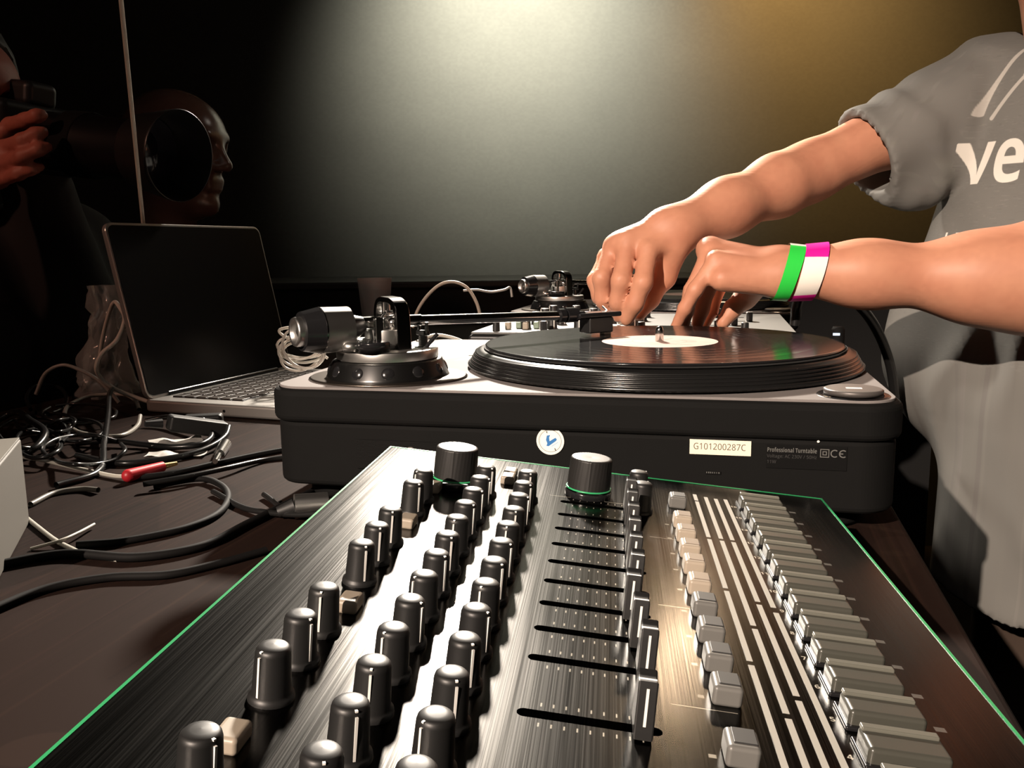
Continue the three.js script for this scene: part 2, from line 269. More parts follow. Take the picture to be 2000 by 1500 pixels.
  for (let i = 0; i < 16; i++) { const p = place(mesh('step_pad', padG, padMat, g), 0.0375 + 0.0198 * i, 0.2185); mesh('pad_tray', trayG, M.gloss, p); mesh('pad_ridge', ridgeG, ridgeMat, p); }
}

// ---------------------------------------------------------------- turntables
const TT = { a: 13.5 * D2R, L: V(-0.19018, 0, -0.6383), w: 0.455, d: 0.352 };
const ew = V(Math.cos(TT.a), 0, Math.sin(TT.a)), ed = V(Math.sin(TT.a), 0, -Math.cos(TT.a));
const tw = (w, d, y) => TT.L.clone().addScaledVector(ew, w).addScaledVector(ed, d).setY(y);      // turntable coordinates to world
const lx = w => w - TT.w / 2, lz = d => -(d - TT.d / 2);
const REC = { w: 0.286, d: 0.172, y: 0.1105 };                                                    // platter centre, record top above the table
const plateMat = phy([0.2, 0.183, 0.177], 0.66, 0, { specularIntensity: 0.12, bumpMap: noiseFine, bumpScale: 0.00005 });
function makeTurntable(label, full) {
  const g = thing('turntable', label, 'turntable', tw(TT.w / 2, TT.d / 2, T), -TT.a, 'turntables on the table');
  const bodyS = roundRect(TT.w - 0.006, TT.d - 0.006, 0.026), shellS = roundRect(TT.w, TT.d, 0.028);
  mesh('base', slab(bodyS, 0.050, 0.015, 0.004), M.rubber, g);
  mesh('shell', slab(shellS, 0.0255, 0.0635, 0.005, 4), M.rubber, g);
  mesh('top_plate', slab(roundRect(TT.w - 0.009, TT.d - 0.009, 0.0245), 0.0022, 0.0885, 0.0006), plateMat, g);
  for (const sx of [-1, 1]) for (const sz of [-1, 1]) mesh('foot', lathe([[0, 0], [0.024, 0], [0.026, 0.004], [0.026, 0.012], [0.02, 0.016], [0, 0.016]], 32), M.rubber, g).position.set(sx * (TT.w / 2 - 0.045), 0, sz * (TT.d / 2 - 0.045));
  const cx = lx(REC.w), cz = lz(REC.d), topY = REC.y - 0.0035;
  // platter with stepped rim
  const P = [[0.02, 0.0915], [0.150, 0.0915], [0.1655, 0.0922], [0.1660, 0.0945], [0.1640, 0.0952]];
  for (let i = 0; i < 4; i++) { const y = 0.0955 + i * 0.0024, r = 0.1638 - i * 0.0014; P.push([r - 0.0012, y], [r, y + 0.0006], [r, y + 0.0015], [r - 0.0012, y + 0.0021]); }
  P.push([0.1560, topY - 0.0016], [0.1545, topY - 0.0005], [0.150, topY - 0.0005], [0.02, topY - 0.0005]);
  mesh('platter', lathe(P, 160), std([0.05, 0.05, 0.05], 0.22, 0.8), g).position.set(cx, 0, cz);
  const dots = []; for (let i = 0; i < 150; i++) { const a = i / 150 * Math.PI * 2; const b = bx(0.0009, 0.0016, 0.0034); b.rotateY(-a); b.translate(Math.cos(a) * 0.1652, 0.0935, Math.sin(a) * 0.1652); dots.push(b); }
  const sd = mesh('strobe_dots', merge(dots), M.darkMetal, g); sd.position.set(cx, 0, cz); sd.userData.kind = 'stuff';
  mesh('slipmat', lathe([[0.003, topY - 0.0004], [0.152, topY - 0.0004], [0.152, topY + 0.0012], [0.003, topY + 0.0012]], 96), std([0.015, 0.015, 0.015], 0.9), g).position.set(cx, 0, cz);
  mesh('spindle', lathe([[0, 0.0], [0.0036, 0.0], [0.0036, 0.0115], [0.0026, 0.0145], [0, 0.0152]], 24), M.chrome, g).position.set(cx, topY + 0.001, cz);
  // start button
  const sb = mesh('start_button', lathe([[0, 0.0048], [0.0175, 0.0048], [0.019, 0.0038], [0.019, 0], [0, 0]], 48), std([0.1, 0.09, 0.085], 0.45, 0.3), g); sb.position.set(lx(0.424), 0.0907, lz(0.028));
  mesh('button_seat', at(lathe([[0.0195, 0.0004], [0.0225, 0.0008], [0.0235, 0]], 48), 0, 0, 0), M.gloss, sb); mesh('button_print', at(bx(0.010, 0.0003, 0.004), 0, 0.0049, 0.002), M.white, sb);
  mesh('plate_slot', at(bx(0.017, 0.0004, 0.0022), lx(0.113), 0.0908, lz(0.205)), M.gloss, g);
  // target light
  mesh('target_light_post', lathe([[0, 0], [0.006, 0], [0.006, 0.022], [0.0045, 0.025], [0, 0.025]], 20), M.rubber, g).position.set(lx(0.443), 0.0907, lz(0.262));
  mesh('target_light_lens', bx(0.006, 0.0022, 0.0012), new THREE.MeshStandardMaterial({ color: 0x888888, emissive: 0xcfe6ff, emissiveIntensity: full ? 1.2 : 0.05 }), g).position.set(lx(0.441), 0.0907 + 0.0185, lz(0.2555));
  // tonearm
  const bw = 0.079, bd = 0.062, B = V(lx(bw), 0.0907, lz(bd));
  const ringPts = [[0.030, 0.0], [0.0480, 0.0], [0.0492, 0.0015], [0.0480, 0.004], [0.0435, 0.0145], [0.0420, 0.0155], [0.030, 0.0155]];
  const collar = mesh('height_ring', lathe(ringPts, 96), std([0.05, 0.05, 0.05], 0.28, 0.9), g); collar.position.copy(B);
  for (let i = 0; i < 12; i++) { const a = i / 12 * Math.PI * 2 + 0.15; const s = new THREE.SphereGeometry(0.0056, 20, 14); s.scale(0.45, 1, 1); const m = mesh('finger_grip', s, M.gloss, collar); m.position.set(Math.cos(a) * 0.0447, 0.0082, Math.sin(a) * 0.0447); m.rotation.set(0, -a, 0); m.rotateZ(0.42); }
  mesh('base_plate', lathe([[0, 0.0], [0.062, 0.0], [0.064, 0.001], [0.062, 0.0022], [0, 0.0022]], 64).scale(1, 1, 0.86), std([0.12, 0.1, 0.085], 0.3, 0.9), g).position.set(B.x, 0.0905, B.z);
  mesh('tonearm_base', lathe([[0, 0.0155], [0.0395, 0.0155], [0.0402, 0.0165], [0.0402, 0.0225], [0.0390, 0.0238], [0, 0.0238]], 72), M.satin, g).position.copy(B);
  const ang = Math.atan2(0.155, 0.144), dir = V(Math.cos(ang), 0, -Math.sin(ang)), side = V(Math.sin(ang), 0, Math.cos(ang));   // arm direction, and across it toward the rear of the deck
  const yA = 0.1345, piv = V(B.x, yA, B.z), along = (d, s = 0, y = 0) => piv.clone().addScaledVector(dir, d).addScaledVector(side, s).add(V(0, y, 0));
  const tilt = q => new THREE.Quaternion().setFromRotationMatrix(new THREE.Matrix4().makeBasis(dir, V(0, 1, 0), side));
  const put = (name, geo, mat, p, parent = g) => { const m = mesh(name, geo, mat, parent); m.position.copy(p); m.quaternion.copy(tilt()); return m; };       // local x along the arm, z across
  put('pivot_housing', merge([at(lathe([[0, 0], [0.0165, 0], [0.0175, 0.001], [0.0175, 0.0145], [0.016, 0.0155], [0, 0.0155]], 40), 0, 0.0238, 0), at(rb(0.022, 0.008, 0.020, 0.002), -0.024, 0.028, -0.004)]), M.satin, B.clone());
  put('anti_skate_dial', merge([at(lathe([[0, 0], [0.0125, 0], [0.0125, 0.007], [0.011, 0.008], [0, 0.008]], 36), -0.022, 0.0238, 0.022)]), M.gloss, B.clone());
  put('lift_knob', at(lathe([[0, 0], [0.006, 0.0005], [0.0072, 0.004], [0.006, 0.0075], [0, 0.008]], 24), -0.036, 0.024, 0.012), M.satin, B.clone());
  // gimbal yoke: an arch straddling the arm
  const arch = new THREE.Shape(); const ys = 0.0165;
  arch.moveTo(-0.020, -ys - 0.004); arch.lineTo(-0.020, 0.006); arch.quadraticCurveTo(-0.0195, 0.0185, -0.008, 0.0195); arch.lineTo(0.006, 0.0190); arch.quadraticCurveTo(0.020, 0.017, 0.0205, 0.005); arch.lineTo(0.0225, -ys - 0.0105); arch.lineTo(0.0185, -ys - 0.0105); arch.lineTo(0.0168, 0.004); arch.quadraticCurveTo(0.0155, 0.0145, 0.006, 0.0158); arch.lineTo(-0.008, 0.0162); arch.quadraticCurveTo(-0.0165, 0.0155, -0.017, 0.006); arch.lineTo(-0.017, -ys - 0.004); arch.closePath();
  const ag = new THREE.ExtrudeGeometry(arch, { depth: 0.0105, bevelEnabled: true, bevelSize: 0.0007, bevelThickness: 0.0007, bevelSegments: 2 }); ag.translate(0, 0, -0.00525); ag.rotateY(-Math.PI / 2);
  put('gimbal_yoke', ag, std([0.2, 0.195, 0.19], 0.18, 1), along(0.004, 0.001, 0));
  put('gimbal_bearing', merge([rod(V(0, 0, -0.016), V(0, 0, 0.018), 0.0026), at(new THREE.SphereGeometry(0.0048, 16, 12), 0, 0, -0.013), at(new THREE.SphereGeometry(0.0052, 16, 12), 0, 0, 0.012), rod(V(0, -0.02, 0), V(0, 0.016, 0), 0.0034), at(rb(0.014, 0.012, 0.016, 0.003), 0, 0, 0), at(new THREE.TorusGeometry(0.0085, 0.0014, 8, 28), 0, 0, 0.006), at(rb(0.007, 0.018, 0.005, 0.001), -0.012, -0.004, 0.011), at(new THREE.CylinderGeometry(0.003, 0.003, 0.012, 16), 0.012, -0.012, 0.010)]), M.chrome, along(0));
  const slope = -0.004;                                   // the arm falls slightly towards the record
  put('arm_tube', merge([rod(V(-0.035, 0.001, 0), V(0.03, 0, 0), 0.0048), rod(V(0.03, 0, 0), V(0.172, slope, 0), 0.0041)]), M.chrome, along(0));
  put('arm_collar', merge([rod(V(0.170, slope, 0), V(0.176, slope, 0), 0.0062), rod(V(0.178, slope, 0), V(0.190, slope, 0), 0.0068)]), M.gloss, along(0));
  const cw = put('counterweight', rod(V(-0.056, -0.003, 0), V(-0.033, -0.003, 0), 0.0176, 0.0170, 48), M.satin, along(0));
  mesh('weight_dial', merge([rod(V(-0.0705, -0.003, 0), V(-0.0562, -0.003, 0), 0.0148, 0.0177, 48)]), M.gloss, cw);
  mesh('weight_cap', (() => { const t = lathe([[0.0, 0.004], [0.004, 0.003], [0.0075, 0.001], [0.0085, 0.0052], [0.0105, 0.0058], [0.0112, 0.004], [0.0112, 0]], 40); t.rotateZ(Math.PI / 2); t.translate(-0.0704, -0.003, 0); return t; })(), M.satin, cw);
  mesh('weight_line', rod(V(-0.0563, -0.003, 0), V(-0.0555, -0.003, 0), 0.0179, 0.0179, 48), M.chrome, cw);
  mesh('weight_neck', rod(V(-0.0335, -0.003, 0), V(-0.020, 0.0, 0), 0.0125, 0.0058, 32), M.darkMetal, cw);
  const hs = put('headshell', merge([at(rb(0.050, 0.0045, 0.019, 0.0015), 0.2125, slope - 0.001, 0), at(rb(0.012, 0.008, 0.012, 0.002), 0.192, slope - 0.001, 0)]), M.gloss, along(0));
  mesh('cartridge', at(rb(0.028, 0.0145, 0.0165, 0.0015), 0.214, slope - 0.0105, 0), M.softBlack, hs);
  mesh('stylus', merge([at(rb(0.008, 0.005, 0.008, 0.001), 0.225, slope - 0.0185, 0), rod(V(0.226, slope - 0.019, 0), V(0.2285, slope - 0.0235, 0), 0.0007)]), M.ivory, hs);
  mesh('finger_lift', tube([along(0).clone().set(0.232, slope, -0.006), V(0.238, slope + 0.001, -0.014), V(0.240, slope + 0.004, -0.022)], 0.0011), M.satin, hs);
  put('arm_rest', merge([rod(V(0.03, -0.046, 0.0), V(0.03, -0.012, 0.0), 0.0038), at(rb(0.006, 0.004, 0.014, 0.001), 0.03, -0.010, 0), rod(V(0.03, -0.010, 0.006), V(0.03, -0.001, 0.007), 0.0014), rod(V(0.03, -0.010, -0.006), V(0.03, -0.001, -0.007), 0.0014)]), M.darkMetal, along(0, 0.004));
  put('cue_lever', merge([rod(V(0.022, -0.022, 0.020), V(0.034, -0.010, 0.021), 0.0016), at(rb(0.012, 0.016, 0.010, 0.002), 0.022, -0.028, 0.016)]), M.gloss, along(0));
  return g;
}
function makeRecord(dw, dd, label, labelLook) {
  const g = thing('vinyl_record', label, 'record', tw(REC.w + dw, REC.d + dd, T + REC.y - 0.0024), -TT.a, 'records on the turntables');
  const pts = [[0.0037, 0.0], [0.1495, 0.0], [0.1505, 0.0008], [0.1505, 0.0014], [0.1495, 0.0022], [0.147, 0.0020]]; for (let i = 0; i < 5; i++) { const r = 0.130 - i * 0.0145; pts.push([r + 0.0006, 0.0020], [r, 0.00185], [r - 0.0006, 0.0020]); } pts.push([0.054, 0.0020], [0.0037, 0.0020]);
  const grooves = dataTex(1024, 4, (x) => 128 + 110 * (hash(x, 3) - 0.5) * (hash(x >> 4, 9) > 0.2 ? 1 : 0.3));
  const disc = lathe(pts, 200); const uv = disc.attributes.uv, p = disc.attributes.position; for (let i = 0; i < uv.count; i++) uv.setXY(i, Math.hypot(p.getX(i), p.getZ(i)) / 0.1505, 0.5);
  mesh('disc', disc, std([0.012, 0.012, 0.013], 0.11, 0, { bumpMap: grooves, bumpScale: 0.000002 }), g);
  const lb = mesh('paper_label', at(new THREE.RingGeometry(0.0037, 0.0495, 96, 1).rotateX(-Math.PI / 2), 0, 0.0021, 0), phy([1, 1, 1], 0.7, 0, { specularIntensity: 0.15, map: canvasTex(512, 512, (c, w, h) => { c.fillStyle = '#a8948a'; c.fillRect(0, 0, w, h); for (let i = 0; i < 60; i++) { c.fillStyle = `rgba(${rnd() > 0.5 ? '138,104,96' : '186,172,160'},${rr(0.08, 0.25)})`; c.beginPath(); c.ellipse(rnd() * w, rnd() * h, rr(10, 90), rr(6, 50), rnd() * 3, 0, 7); c.fill(); } c.strokeStyle = 'rgba(150,110,100,0.5)'; c.lineWidth = 5; c.beginPath(); c.arc(w / 2, h / 2, 120, 0, 7); c.stroke(); }) }), g);
  lb.userData.label = 'pale pink paper label'; return g;
}
const tt1 = makeTurntable('black turntable with white serial sticker, tonearm resting over the record', true);
makeRecord(0, 0, 'black vinyl record with pale pink label on the turntable behind the drum machine');
const GAP = 0.77;
{
  const t2 = makeTurntable('turntable beyond the mixer, partly hidden behind the hands', false);
  t2.position.addScaledVector(ed, GAP);
  makeRecord(0, 0, 'black vinyl record on the turntable beyond the mixer').position.addScaledVector(ed, GAP);
}
// prints and stickers on the rear of the near turntable
{
  const rear = (px, py) => { const n = ed.clone().negate(), d = ray(px, py), o = tw(0, 0.0027, 0); const k = (o.clone().sub(camera.position).dot(n)) / d.dot(n); const p = camera.position.clone().addScaledVector(d, k); return tt1.worldToLocal(p); };
  tt1.updateMatrixWorld(true);
  const z = TT.d / 2 - 0.0026;
  const c = rear(1075, 861);
  const logo = canvasTex(256, 256, (g) => {
    g.fillStyle = '#efeae2'; g.fillRect(0, 0, 256, 256); g.strokeStyle = '#77787c'; g.lineWidth = 5; g.beginPath(); g.arc(128, 128, 103, 0, 7); g.stroke(); g.lineWidth = 2; g.strokeStyle = '#b9b4ad';
    for (let i = 0; i < 40; i++) { const a = i / 40 * Math.PI * 2; g.beginPath(); g.moveTo(128 + 88 * Math.cos(a), 128 + 88 * Math.sin(a)); g.lineTo(128 + 97 * Math.cos(a), 128 + 97 * Math.sin(a)); g.stroke(); }
    g.fillStyle = '#2b2b2b'; g.beginPath(); g.moveTo(88, 42); g.lineTo(100, 36); g.lineTo(102, 62); g.fill(); g.beginPath(); g.moveTo(166, 196); g.lineTo(172, 192); g.lineTo(184, 218); g.lineTo(176, 220); g.fill();
    g.fillStyle = '#2f6fae'; g.beginPath(); g.moveTo(96, 78); g.lineTo(128, 72); g.lineTo(118, 96); g.lineTo(122, 130); g.lineTo(176, 96); g.lineTo(190, 110); g.lineTo(182, 126); g.lineTo(112, 178); g.lineTo(92, 176); g.lineTo(100, 150); g.lineTo(88, 120); g.closePath(); g.fill();
    g.strokeStyle = '#7fa6cc'; g.lineWidth = 5; g.beginPath(); g.moveTo(140, 178); g.lineTo(200, 138); g.stroke();
  });
  const disc = new THREE.CircleGeometry(0.0098, 48); const s1 = mesh('round_sticker', disc, std([1, 1, 1], 0.5, 0, { map: logo }), tt1); s1.position.set(c.x, c.y, z + 0.0004); s1.userData.label = 'round white sticker with blue emblem'; mesh('sticker_rim', new THREE.RingGeometry(0.0086, 0.0099, 48), M.white, s1).position.z = 0.0002;
  const a = rear(1347, 872), b = rear(1467, 872), sw = Math.abs(b.x - a.x);
  const st = mesh('serial_sticker', bx(sw, 0.0102, 0.0004), [0, 1, 2, 3, 4, 5].map(i => i === 4 ? std([1, 1, 1], 0.6, 0, { map: canvasTex(1024, 256, (g) => { g.fillStyle = '#efe3cd'; g.fillRect(0, 0, 1024, 256); g.fillStyle = '#4c3d33'; g.font = '150px sans-serif'; g.textBaseline = 'middle'; g.textAlign = 'center'; g.fillText('G101200287C', 500, 116, 880); }) }) : M.white), tt1);
  st.position.set((a.x + b.x) / 2, rear(1407, 874).y, z + 0.0002); st.userData.label = 'white serial number sticker';
  const p0 = rear(1497, 880), p1 = rear(1655, 880), pwid = p1.x - p0.x;
  const pr = mesh('rear_print', new THREE.PlaneGeometry(pwid, pwid * 0.32), phy([1, 1, 1], 0.8, 0, { specularIntensity: 0.25, map: canvasTex(1024, 328, (g) => {
    g.fillStyle = '#0c0c0c'; g.fillRect(0, 0, 1024, 328); g.fillStyle = '#62625f'; g.font = 'bold 82px sans-serif'; g.textBaseline = 'middle'; g.fillText('Professional Turntable', 6, 76, 640); g.fillStyle = '#3c3c3b'; g.font = '62px sans-serif'; g.fillText('Voltage: AC 230V / 50Hz', 6, 160, 640); g.fillText('11W', 6, 240); 
    g.strokeStyle = '#62625f'; g.lineWidth = 11; g.strokeRect(690, 46, 104, 104); g.strokeRect(720, 76, 44, 44); g.lineWidth = 15; g.beginPath(); g.arc(868, 98, 46, 0.9, 5.4); g.stroke(); g.beginPath(); g.arc(974, 98, 46, 0.9, 5.4); g.stroke(); g.beginPath(); g.moveTo(930, 98); g.lineTo(974, 98); g.stroke(); }) }), tt1);
  pr.position.set((p0.x + p1.x) / 2, rear(1570, 893).y, z + 0.0003);
  mesh('paint_fleck', new THREE.CircleGeometry(0.0009, 6), M.white, tt1).position.set(rear(1598, 862).x, rear(1598, 862).y, z + 0.0006);
  const sock = rear(1393, 923); const sp = mesh('small_print', new THREE.PlaneGeometry(0.010, 0.0022), phy([1, 1, 1], 0.8, 0, { specularIntensity: 0.25, map: canvasTex(256, 56, (g) => { g.fillStyle = '#0c0c0c'; g.fillRect(0, 0, 256, 56); g.fillStyle = '#6b6b68'; for (let i = 0; i < 7; i++) g.fillRect(12 + i * 34, 14, 8 + 10 * hash(i, 2), 26); }) }), tt1); sp.position.set(sock.x, sock.y, z + 0.0003);
  mesh('socket_recess', bx(0.075, 0.022, 0.001), M.rubber, tt1).position.set(rear(790, 890).x, rear(790, 890).y, z + 0.0003);
  // plugs in the rear sockets, with their leads
  const plug = (px, py, mat, label, far) => {
    const q = rear(px, py); const g = thing('plug', label, 'plug', tt1.localToWorld(V(q.x, q.y, z + 0.001)), -TT.a, 'plugs in the turntable');
    mesh('plug_body', (() => { const t = lathe([[0, 0.0], [0.0045, 0.0], [0.0052, 0.004], [0.0050, 0.022], [0.003, 0.03], [0, 0.03]], 24); t.rotateX(Math.PI / 2); return t; })(), mat, g);
    mesh('plug_lead', tube([V(0, 0, 0.028), V(0, -0.004, 0.04), V(far * 0.3, -0.03, 0.045), V(far, 0.003 - (q.y - 0.0), 0.03), V(far * 1.6, 0.003 - q.y, -0.01)], 0.0022), M.blackCord, g);
  };
  plug(774, 886, std([0.6, 0.02, 0.02], 0.35), 'red plug in the rear socket of the turntable', -0.10);
  plug(806, 884, std([0.7, 0.68, 0.62], 0.35), 'white plug in the rear socket of the turntable', -0.08);
}

// ---------------------------------------------------------------- mixer
{
  const w0 = 0.045, w1 = 0.425, d0 = 0.405, d1 = 0.715, hM = 0.092;
  const g = thing('dj_mixer', 'grey and black mixer with knobs and faders between the turntables', 'mixer', tw((w0 + w1) / 2, (d0 + d1) / 2, T), -TT.a);
  const Wd = w1 - w0, Dp = d1 - d0;
  mesh('case', at(rb(Wd, hM - 0.008, Dp, 0.004), 0, (hM - 0.008) / 2 + 0.006, 0), M.softBlack, g);
  mesh('face_plate', at(rb(Wd - 0.006, 0.003, Dp - 0.006, 0.001), 0, hM, 0), phy([0.16, 0.16, 0.155], 0.5, 0, { specularIntensity: 0.3 }), g);
  for (const sx of [-1, 1]) for (const sz of [-1, 1]) mesh('foot', at(new THREE.CylinderGeometry(0.012, 0.012, 0.007, 20), sx * (Wd / 2 - 0.03), 0.0035, sz * (Dp / 2 - 0.03)), M.rubber, g);
  const kG = lathe([[0, 0.0165], [0.0048, 0.0165], [0.0058, 0.0155], [0.0062, 0.001], [0.0075, 0.0005], [0.0075, 0]], 24), kl = merge([at(bx(0.0012, 0.015, 0.0008), 0, 0.008, 0.0062), at(bx(0.0012, 0.0006, 0.006), 0, 0.0167, 0.003)]);
  const small = lathe([[0, 0.012], [0.0036, 0.012], [0.0042, 0.011], [0.0046, 0]], 20), fc = at(rb(0.008, 0.0125, 0.014, 0.002), 0, 0.0063, 0), fl = merge([at(bx(0.0083, 0.0126, 0.0012), 0, 0.0064, 0)]), sq = at(rb(0.011, 0.006, 0.009, 0.0018), 0, 0.003, 0);
  const put = (name, geo, mat, w, d, spin = 0) => { const m = mesh(name, geo, mat, g); m.position.set(w - (w0 + w1) / 2, hM + 0.0015, -(d - (d0 + d1) / 2)); m.rotation.y = spin; return m; };
  const blue = std([0.02, 0.03, 0.25], 0.35);
  for (let ch = 0; ch < 4; ch++) for (let r = 0; r < 5; r++) {
    const w = 0.105 + r * 0.033, d = 0.455 + ch * 0.062; const k = put('knob', kG, r === 2 && ch === 1 ? blue : M.softBlack, w, d, rr(-1.4, 1.4)); mesh('knob_line', kl, M.white, k);
  }
  for (let ch = 0; ch < 4; ch++) { const d = 0.455 + ch * 0.062; mesh('fader_line', fl, M.white, put('fader_cap', fc, M.softBlack, 0.335 + 0.02 * ((ch * 7) % 3), d)); put('fader_slot', at(bx(0.07, 0.0006, 0.003), 0, 0.0002, 0), M.gloss, 0.335, d); }
  for (let i = 0; i < 6; i++) { const k = put(i % 3 === 1 ? 'fader_cap' : 'small_knob', i % 3 === 1 ? fc : small, i === 2 ? M.clear : M.softBlack, 0.075 + i * 0.058, 0.425, rr(-0.6, 0.6)); if (i % 3 === 1) mesh('fader_line', fl, M.white, k); }
  for (let i = 0; i < 5; i++) put('rubber_button', sq, i % 2 ? M.white : M.ivory, 0.20 + (i % 3) * 0.016, 0.43 + i * 0.024);
  for (let i = 0; i < 6; i++) put('lamp_button', at(rb(0.007, 0.009, 0.007, 0.0015), 0, 0.0045, 0), i % 2 ? std([0.2, 0.26, 0.2], 0.15) : M.ivory, 0.085 + i * 0.011, 0.445 + (i % 2) * 0.012);
}

// ---------------------------------------------------------------- laptop
{
  const n0 = atY(287, 806, T), f0 = atY(566, 738, T), hd = f0.clone().sub(n0), Lw = hd.length(), turn = Math.atan2(-hd.z, hd.x);
  // local x along the hinge away from the camera, local z towards the keyboard edge
  const g = thing('laptop', 'open silver laptop with dark screen behind the turntable', 'laptop', n0.clone().lerp(f0, 0.5), turn);
  const Dp = 0.225;
  mesh('base', slab(roundRect(Lw, Dp, 0.012, 0, -Dp / 2 + 0.006), 0.015, 0.001, 0.003), std([0.62, 0.6, 0.57], 0.36, 0.7), g);
  mesh('keyboard_well', at(rb(Lw * 0.84, 0.001, 0.105, 0.0004), 0, 0.0162, 0.072), std([0.03, 0.028, 0.027], 0.5), g);
  const kg = rb(0.0145, 0.0014, 0.0145, 0.0006, 2), km = std([0.045, 0.036, 0.03], 0.4);
  for (let r = 0; r < 6; r++) for (let c = 0; c < 14; c++) { const k = mesh('key', kg, km, g); k.position.set((c - 6.5) * Lw * 0.06, 0.0172, 0.026 + r * 0.0178); k.scale.x = Lw * 0.052 / 0.0145; }
  mesh('touchpad', at(rb(0.1, 0.0006, 0.066, 0.0003), 0, 0.0163, 0.168), std([0.5, 0.48, 0.46], 0.4, 0.6), g);
  mesh('port', at(new THREE.CylinderGeometry(0.0018, 0.0018, 0.001, 12).rotateZ(Math.PI / 2), -Lw / 2 + 0.0, 0.008, 0.115), M.gloss, g);
  const lidH = 0.216, lean = 12 * D2R;
  const lid = new THREE.ExtrudeGeometry(roundRect(Lw, lidH, 0.011, 0, lidH / 2), { depth: 0.0045, bevelEnabled: true, bevelSize: 0.0009, bevelThickness: 0.0009, bevelSegments: 3 }); lid.rotateX(-lean); lid.translate(0, 0.016, -0.002);
  mesh('lid', lid, std([0.66, 0.65, 0.62], 0.28, 0.8), g);
  const scr = new THREE.ExtrudeGeometry(roundRect(Lw - 0.005, lidH - 0.005, 0.009, 0, lidH / 2), { depth: 0.0008, bevelEnabled: false }); scr.translate(0, 0, 0.0056); scr.rotateX(-lean); scr.translate(0, 0.016, -0.002);
  mesh('screen', scr, std([0.004, 0.004, 0.004], 0.22), g);
  mesh('hinge', rod(V(-Lw * 0.38, 0.017, 0.001), V(Lw * 0.38, 0.017, 0.001), 0.005), M.gloss, g);
}

// ---------------------------------------------------------------- cup, pole, box
{
  const D = 1.72, c = atD(732, 560, D); const topY = atD(732, 543, D).y, r = 33 / F * D, h = topY - T;
  const g = thing('plastic_cup', 'clear plastic cup standing behind the near tonearm', 'cup', V(c.x, T, c.z));
  mesh('cup_wall', lathe([[0, 0.002], [r * 0.66, 0.001], [r * 0.68, 0.003], [r * 0.84, h * 0.55], [r * 0.86, h * 0.57], [r, h - 0.003], [r * 1.03, h], [r * 0.985, h - 0.001], [r * 0.84, h * 0.57], [r * 0.66, 0.004], [0, 0.004]], 48), phy([0.86, 0.84, 0.84], 0.22, 0, { transmission: 0.8, thickness: 0, ior: 1.45 }), g);
  const a = atD(234, -20, 1.0), b = atD(283, 470, 1.14); const d = b.clone().sub(a).normalize(), foot = b.clone().addScaledVector(d, (T - b.y) / d.y), tp = a.clone().addScaledVector(d, (ROOM.h - 0.01 - a.y) / d.y);
  const p = thing('hanging_rod', 'thin pale rod rising from behind the laptop lid', 'rod', foot);
  mesh('rod', rod(V(0, 0.004, 0), tp.clone().sub(foot), 0.0024, 0.0030, 12), std([0.55, 0.52, 0.44], 0.4), p);
  mesh('rod_foot', lathe([[0, 0], [0.02, 0], [0.02, 0.003], [0.006, 0.006], [0, 0.006]], 24), M.darkMetal, p);
  const q1 = atY(58, 1021, T), q2 = atY(0, 1130, T), dir = q2.clone().sub(q1).normalize(), turn = Math.atan2(-dir.z, dir.x);
  const bw = 0.14, bd = 0.09, hh = 0.062;
  const bg = thing('cardboard_box', 'white cardboard box standing beside the cables', 'box', q1.clone().addScaledVector(dir, bw / 2).addScaledVector(V(-dir.z, 0, dir.x).multiplyScalar(1), 0), turn);
  mesh('carton', at(rb(bw, hh, bd, 0.0015), 0, hh / 2, 0), std([0.13, 0.12, 0.105], 0.6), bg); mesh('lid_flap', at(rb(bw + 0.001, 0.0012, bd * 0.98, 0.0004), 0, hh + 0.0004, 0), std([0.16, 0.15, 0.13], 0.6), bg);
  bg.userData.side = 0; delete bg.userData.side;
  const off = V(dir.z, 0, -dir.x).multiplyScalar(bd / 2); if (off.x > 0) off.negate(); bg.position.add(off);
}

// ---------------------------------------------------------------- cables on the table
function cable(label, pts, r, mat, h = 0) {                        // pts: [px, py, lift]
  const w = pts.map(([x, y, l = 0, D]) => { const p = D ? atD(x, y, D) : atY(x, y, T + r + l); p.y = Math.max(p.y, T + r); return p; });
  const o = w[0].clone().setY(T); const m = mesh('cable', tube(w.map(p => p.clone().sub(o)), r, pts.length * 14, false, 10), mat, scene); m.position.copy(o);
  return tag(m, label, 'cable', 'cables heaped left of the turntable');
}
cable('pale flat cord looping up beside the laptop lid', [[300, 788, 0.004, 1.06], [262, 775, 0, 1.06], [225, 760, 0, 1.05], [198, 740, 0, 1.04], [188, 718, 0, 1.03], [198, 692, 0, 1.03], [228, 664, 0, 1.035], [243, 625, 0, 1.05], [236, 604, 0, 1.07], [224, 590, 0, 1.08], [205, 640, 0, 1.10], [190, 730, 0, 1.12]], 0.0026, M.paleCord);
cable('grey cord lying in an oval loop by the foot of the laptop screen', [[272, 800, 0.003], [262, 780, 0.005], [235, 770, 0.006], [180, 773, 0.006], [140, 788, 0.004], [126, 808, 0.003], [134, 830, 0.002], [160, 846, 0.0], [230, 852, 0], [268, 832, 0.0], [274, 812, 0.006]], 0.0024, std([0.34, 0.32, 0.28], 0.35));
cable('black cord in a small ring among the cables', [[60, 800, 0.002], [52, 775, 0.008], [75, 752, 0.01], [110, 755, 0.009], [130, 778, 0.004], [118, 800, 0.001], [85, 812, 0.0]], 0.0024, M.blackCord);
cable('thick black cable hanging across the pale loops', [[226, 752, 0.022], [214, 770, 0.024], [211, 812, 0.014], [203, 866, 0.006], [186, 925, 0.0], [110, 948, 0]], 0.003, M.blackCord);
